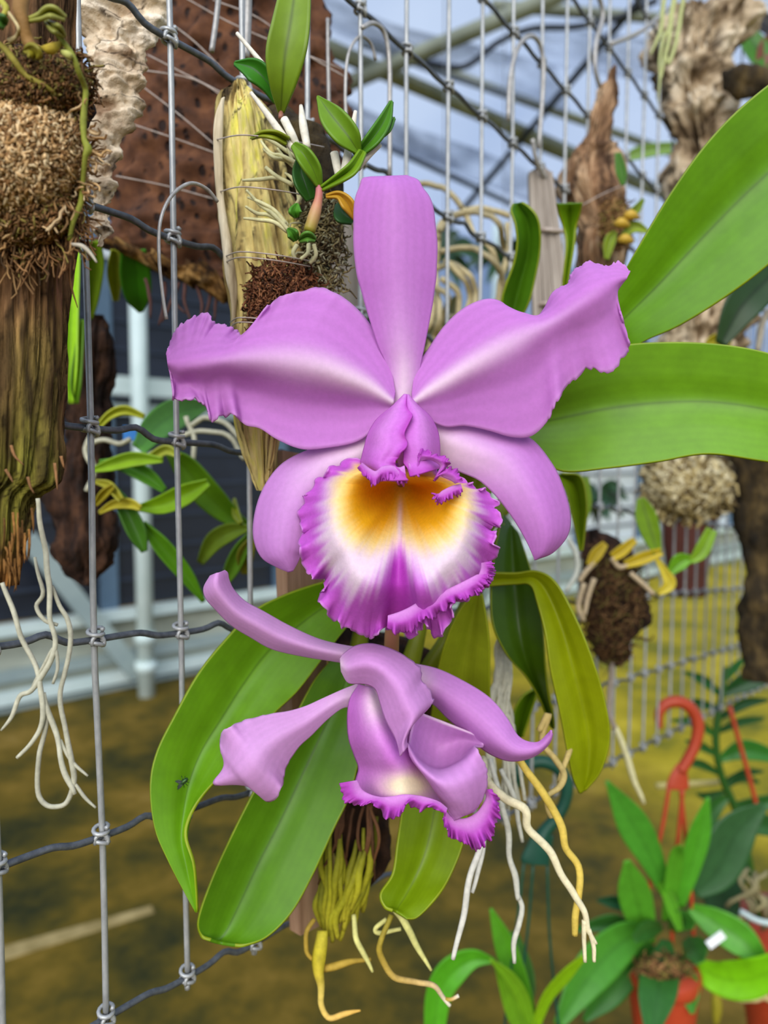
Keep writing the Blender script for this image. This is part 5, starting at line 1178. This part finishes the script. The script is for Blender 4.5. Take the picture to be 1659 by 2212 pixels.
# dark monopodial orchid with its pot
dM_ = 1.25
mp_ = thing('ladder_leaf_orchid', P(1600, 1990, dM_), 'dark green orchid with many narrow leaves in two rows along its stem', 'orchid')
tube('stem', [(1570, 1440, dM_), (1556, 1520, dM_), (1546, 1600, dM_), (1560, 1680, dM_), (1600, 1780, dM_), (1640, 1980, dM_)], [5, 8, 8, 8, 9, 9], LEAFM, mp_, 8, 5, col=S(48, 92, 30))
for path, wd, c in (([(1566, 1470), (1590, 1440), (1610, 1420)], [4, 9, 2], S(50, 110, 50)), ([(1560, 1500), (1620, 1470), (1690, 1450)], [8, 22, 10], S(34, 78, 34)), ([(1556, 1500), (1520, 1470), (1478, 1452)], [5, 10, 2], S(44, 100, 44)), ([(1552, 1530), (1500, 1520), (1470, 1530)], [5, 11, 3], S(38, 90, 36)), ([(1556, 1550), (1610, 1520), (1660, 1512)], [6, 11, 3], S(30, 74, 30)),
                    ([(1552, 1580), (1600, 1560), (1650, 1552)], [5, 9, 3], S(38, 84, 34)), ([(1548, 1590), (1500, 1560), (1450, 1556)], [5, 10, 2], S(60, 110, 40)), ([(1548, 1630), (1510, 1610), (1480, 1600)], [5, 9, 2], S(50, 100, 40)), ([(1556, 1640), (1610, 1620), (1690, 1640)], [8, 22, 10], S(54, 120, 40)), ([(1552, 1670), (1510, 1650), (1470, 1650)], [5, 9, 2], S(44, 90, 36)),
                    ([(1564, 1690), (1610, 1670), (1650, 1666)], [5, 9, 2], S(36, 80, 34)), ([(1566, 1700), (1600, 1680), (1640, 1690)], [5, 10, 3], S(40, 86, 34)), ([(1576, 1720), (1540, 1750), (1500, 1830), (1470, 1900)], [6, 20, 22, 5], S(50, 104, 40)), ([(1580, 1740), (1630, 1740), (1700, 1720)], [6, 18, 10], S(46, 100, 40)), ([(1600, 1800), (1580, 1860), (1560, 1930), (1590, 2000)], [10, 40, 44, 12], S(40, 78, 48)), ([(1600, 1790), (1640, 1780), (1700, 1800)], [6, 24, 12], S(44, 92, 40)), ([(1566, 1710), (1530, 1720), (1505, 1715)], [4, 9, 2], S(40, 84, 30))):
    pleaf(mp_, path, wd, c, dM_)
pot2 = fr_pot('terracotta_pot', 'terracotta pot holding a dark leaved orchid at the right border', 1720, 2010, 2260, 130, 95, dM_, REDP)
tube('pot_lip', [(1598, 1968, dM_ - .1), (1640, 1990, dM_ - .11), (1700, 1998, dM_ - .11)], [6, 6, 6], WHITEPT, pot2, 7, 4)
tube('hanger_strap', [(1576, 1526, dM_ - .03), (1596, 1600, dM_ - .03), (1616, 1670, dM_ - .03), (1640, 1760, dM_ - .03)], 5, REDP, pot2, 7, 4)
for k in range(10):
    x0 = 1600 + rng.uniform(0, 60); y0 = 1870 + rng.uniform(0, 70)
    tube('root', [(x0, y0, dM_ - .06), (x0 + rng.normal(0, 20), y0 + 30, dM_ - .08), (x0 + rng.normal(10, 20), y0 + 70, dM_ - .06)], 4.5, ROOTM, mp_, 6, 5, wob=.004, col=S(150, 140, 100) * rng.uniform(.5, 1.1))
for pts in ([(1550, 2125), (1600, 2135), (1660, 2160), (1700, 2180)], [(1560, 2150), (1610, 2160), (1660, 2150)], [(1580, 2120), (1620, 2140), (1680, 2130)], [(1500, 1920), (1530, 1890), (1550, 1862)]):
    tube('root', [(x, y, dM_ - .05) for x, y in pts], 6, ROOTM, mp_, 7, 5, wob=.003, col=S(180, 164, 110))
tube('root', [(1544, 2130, dM_ - .05), (1548, 2170, dM_ - .05), (1546, 2212, dM_ - .05)], [5, 12, 6], ROOTM, mp_, 8, 4, col=S(140, 130, 30))
# green plastic hanger with strappy plant
dN = fd(1170, 1690) + .02
gh = thing('green_pot_hanger', P(1150, 1870, dN), 'dark green plastic hook hanger behind the pale dangling roots', 'hanger')
tube('hook', [(1114, 1700, dN), (1116, 1672, dN), (1136, 1654, dN), (1170, 1645, dN), (1206, 1660, dN), (1224, 1692, dN), (1220, 1732, dN), (1202, 1766, dN), (1180, 1792, dN), (1168, 1812, dN)], [9, 12, 13, 14, 14, 14, 13, 13, 14, 18], GREENP, gh, 10, 6)
loft('hanger_plate', [(1150, 1800, 1196, 1806), (1138, 1826, 1192, 1832), (1126, 1850, 1188, 1858), (1126, 1862, 1188, 1868)], dN, .25, GREENP, gh, 16, 20, 0, 10)
for pts in ([(1132, 1862), (1116, 2000), (1100, 2120), (1086, 2260)], [(1152, 1866), (1142, 1990), (1128, 2110), (1112, 2260)], [(1182, 1866), (1186, 2000), (1196, 2120), (1212, 2260)]):
    tube('hanger_strap', [(x, y, dN) for x, y in pts], 3, GREENP, gh, 6, 5)
loft('pot_body', [(1070, 2262, 1230, 2262), (1078, 2300, 1222, 2300), (1092, 2420, 1208, 2420)], dN, 1.0, GREENP, gh, 16, 32, 0, 10)
pl3 = thing('strappy_pot_plant', P(1130, 2260, dN), 'lime edged strappy plant below the green pot hanger', 'plant')
for path, wd, c, dz in (([(1150, 2230), (1120, 2130), (1090, 2040), (1060, 1962)], [16, 24, 22, 3], S(84, 150, 30), .0), ([(1150, 2240), (1130, 2160), (1100, 2110), (1058, 2072)], [12, 14, 12, 2], S(120, 170, 30), .04), ([(1150, 2240), (1180, 2160), (1220, 2110), (1262, 2066)], [8, 12, 13, 5], S(140, 184, 20), .05), ([(1070, 2076), (1020, 2072), (976, 2100), (948, 2150), (938, 2230)], [4, 22, 32, 28, 22], S(84, 164, 30), .0), ([(1120, 2240), (1130, 2120), (1110, 2010)], [14, 26, 8], S(60, 110, 24), -.06), ([(1140, 2240), (1110, 2190), (1075, 2080)], [10, 16, 8], S(110, 160, 30), .02)):
    pleaf(pl3, path, wd, c, dN, dz)

# ---- plants behind the fence on the left
dE = .62
dkm = props(loft('dark_root_mount', [(186, 680, 232, 680), (168, 760, 236, 760), (146, 860, 236, 860), (136, 940, 234, 940), (112, 1010, 236, 1000), (104, 1080, 242, 1080), (118, 1160, 238, 1160), (134, 1220, 226, 1220), (156, 1264, 200, 1264)], dE, .6, BROWNW, None, 90, 60, .012, 50, .5, .005, 10), 'dark brown fibrous root mount behind the left fence wire', 'root mount')
pe = thing('yellow_green_orchid', P(330, 1240, dE - .03), 'yellow green orchid with arching narrow leaves behind the left fence', 'orchid')
de = dE - .05
for path, wd, c, dz in (([(200, 1016), (240, 1004), (290, 992), (352, 994)], [5, 13, 15, 5], S(146, 182, 40), .02), ([(214, 1000), (270, 1005), (320, 1030), (356, 1060)], [6, 15, 16, 6], S(96, 156, 44), .0), ([(214, 1108), (246, 1090), (280, 1088), (304, 1098)], [3, 9, 10, 5], S(196, 184, 60), .02), ([(296, 1098), (350, 1090), (400, 1068), (450, 1042)], [6, 20, 22, 8], S(132, 174, 22), .02),
                        ([(364, 976), (400, 1010), (450, 1070), (500, 1116), (540, 1136)], [8, 26, 30, 20, 5], S(96, 140, 22), -.04), ([(250, 1060), (272, 1100), (296, 1150), (312, 1192)], [8, 18, 20, 6], S(72, 120, 30), .0), ([(308, 1130), (350, 1180), (400, 1240), (440, 1300)], [6, 18, 16, 4], S(92, 146, 26), -.02), ([(300, 970), (340, 920), (390, 890), (446, 876)], [16, 32, 32, 10], S(88, 146, 54), -.10),
                        ([(206, 930), (236, 898), (270, 886), (312, 900)], [4, 8, 9, 4], S(186, 190, 56), .0), ([(300, 1002), (330, 986), (360, 972), (388, 986)], [4, 9, 10, 4], S(180, 186, 70), .02), ([(206, 1040), (236, 1050), (262, 1080)], [4, 9, 6], S(170, 164, 50), .02), ([(206, 1090), (224, 1068), (244, 1050)], [5, 9, 5], S(176, 160, 40), .02),
                        ([(540, 1140), (500, 1148), (462, 1170), (432, 1216)], [5, 18, 20, 8], S(112, 136, 34), -.04), ([(545, 1150), (520, 1190), (500, 1230), (486, 1264)], [6, 16, 16, 5], S(96, 140, 34), -.04), ([(548, 1160), (530, 1200), (530, 1240)], [6, 18, 8], S(130, 130, 40), -.03), ([(520, 1130), (510, 1110), (506, 1076)], [4, 8, 2], S(140, 150, 30), -.04),
                        ([(158, 476), (158, 560), (156, 680), (152, 790), (154, 872)], [14, 14, 13, 15, 4], S(164, 212, 46), .0), ([(178, 690), (170, 760), (164, 830), (166, 872)], [4, 9, 11, 3], S(90, 130, 20), .0), ([(204, 520), (206, 570), (200, 640), (196, 690)], [12, 18, 14, 4], S(120, 150, 30), -.05), ([(288, 540), (292, 590), (298, 640), (304, 674)], [26, 33, 28, 6], S(60, 128, 22), -.05), ([(250, 540), (248, 590), (250, 650)], [10, 16, 6], S(160, 170, 50), -.06)):
    pleaf(pe, path, wd, c, de, dz)
for pts in ([(196, 960), (230, 950), (262, 962), (286, 948)], [(196, 990), (200, 1020), (190, 1060)], [(204, 940), (186, 970), (192, 1000), (206, 1020)], [(380, 950), (440, 930), (500, 950), (530, 990)], [(410, 920), (440, 900), (490, 920), (524, 950)], [(400, 900), (420, 960), (410, 1010)]):
    tube('root', [(x, y, de + .02) for x, y in pts], 5.5, ROOTM, pe, 7, 5, wob=.003, col=S(190, 186, 160))
v, f = boxv(P(282, 936, de + .03), RT * 15 * de / FPX, FW * .002, UP * 17 * de / FPX)
props(mesh('blue_tag', v, f, M('blue_plastic', [S(10, 110, 190), S(20, 130, 206)], 10, rough=.4), smooth=False), 'small bright blue plastic tag among the left leaves', 'plant tag')
# far plants seen through the fence
for k, (x, y, d, s, lab) in enumerate(((960, 560, 2.6, 110, 'far dark hanging plant behind the beige root tangle'), (1090, 560, 3.2, 90, 'far dark hanging plant right of the root tangle'), (1290, 1080, 2.4, 70, 'far green hanging plant behind the fence below the right leaf'))):
    fp = thing('hanging_fern', P(x, y + s, d), lab, 'plant', 'far hanging plants')
    tube('hanging_wire', [(x, y, d), (x, y - 200, d), (x, -900, d)], 1.2, WIRED, fp, 5, 3)
    for j in range(16):
        a_ = rng.uniform(0, 2 * np.pi); L = s * rng.uniform(.6, 1.1)
        pleaf(fp, [(x, y), (x + math.cos(a_) * L * .5, y + math.sin(a_) * L * .4 - 14), (x + math.cos(a_) * L, y + math.sin(a_) * L * .7 + 10)], [5, 12, 2], S(40, 70, 40) * rng.uniform(.6, 1.4), d + rng.normal(0, .05), rng.normal(0, .1))

# ---- bent wire hooks hung on the fence
def hook(pts, r, label, off=-.01, sharp=5):
    o = tube('wire_hook', [(x, y, fd(x, y) + off) for x, y in pts], r, HOOKW, None, 8, 6)
    return props(o, label, 'wire hook', 'bent wire hooks on the fence')
hook([(360, 690), (352, 640), (344, 560), (346, 480), (370, 424), (410, 396), (446, 408), (470, 436)], 4, 'thin bent wire loop before the dark bark slab', -.035)
hook([(1098, 260), (1102, 170), (1118, 105), (1144, 78), (1166, 96), (1174, 160), (1164, 320)], 5, 'bent wire hook above the grey grooved board')
hook([(842, 380), (842, 240), (841, 130), (830, 70), (806, 50), (782, 60)], 5, 'bent wire hook above the upright top petal')
hook([(1300, 200), (1286, 150), (1288, 90), (1302, 40), (1296, 0), (1280, -20)], 5, 'curved wire hook above the weathered stump spike')
hook([(750, 300), (746, 200), (752, 120), (775, 80), (800, 92), (812, 130)], 3.5, 'dark thin wire hook beside the big slab edge', .0)
hook([(1200, 440), (1186, 400), (1160, 350), (1150, 300)], 5, 'straight pale wire end leaning on the grooved board')
hook([(474, -20), (466, 50), (457, 112)], 6, 'short straight wire end at the top before the slab', .05)
hook([(536, -20), (534, 60), (530, 125)], 9, 'thick pale wire pair end at the top before the slab', .02)
hook([(708, 40), (709, 150), (713, 310)], 4, 'straight wire left of the dark thin hook', .03)
hook([(1320, 95), (1380, 70), (1420, 40), (1440, 20)], 5, 'curved tan root like wire beside the ridged cork', -.05)
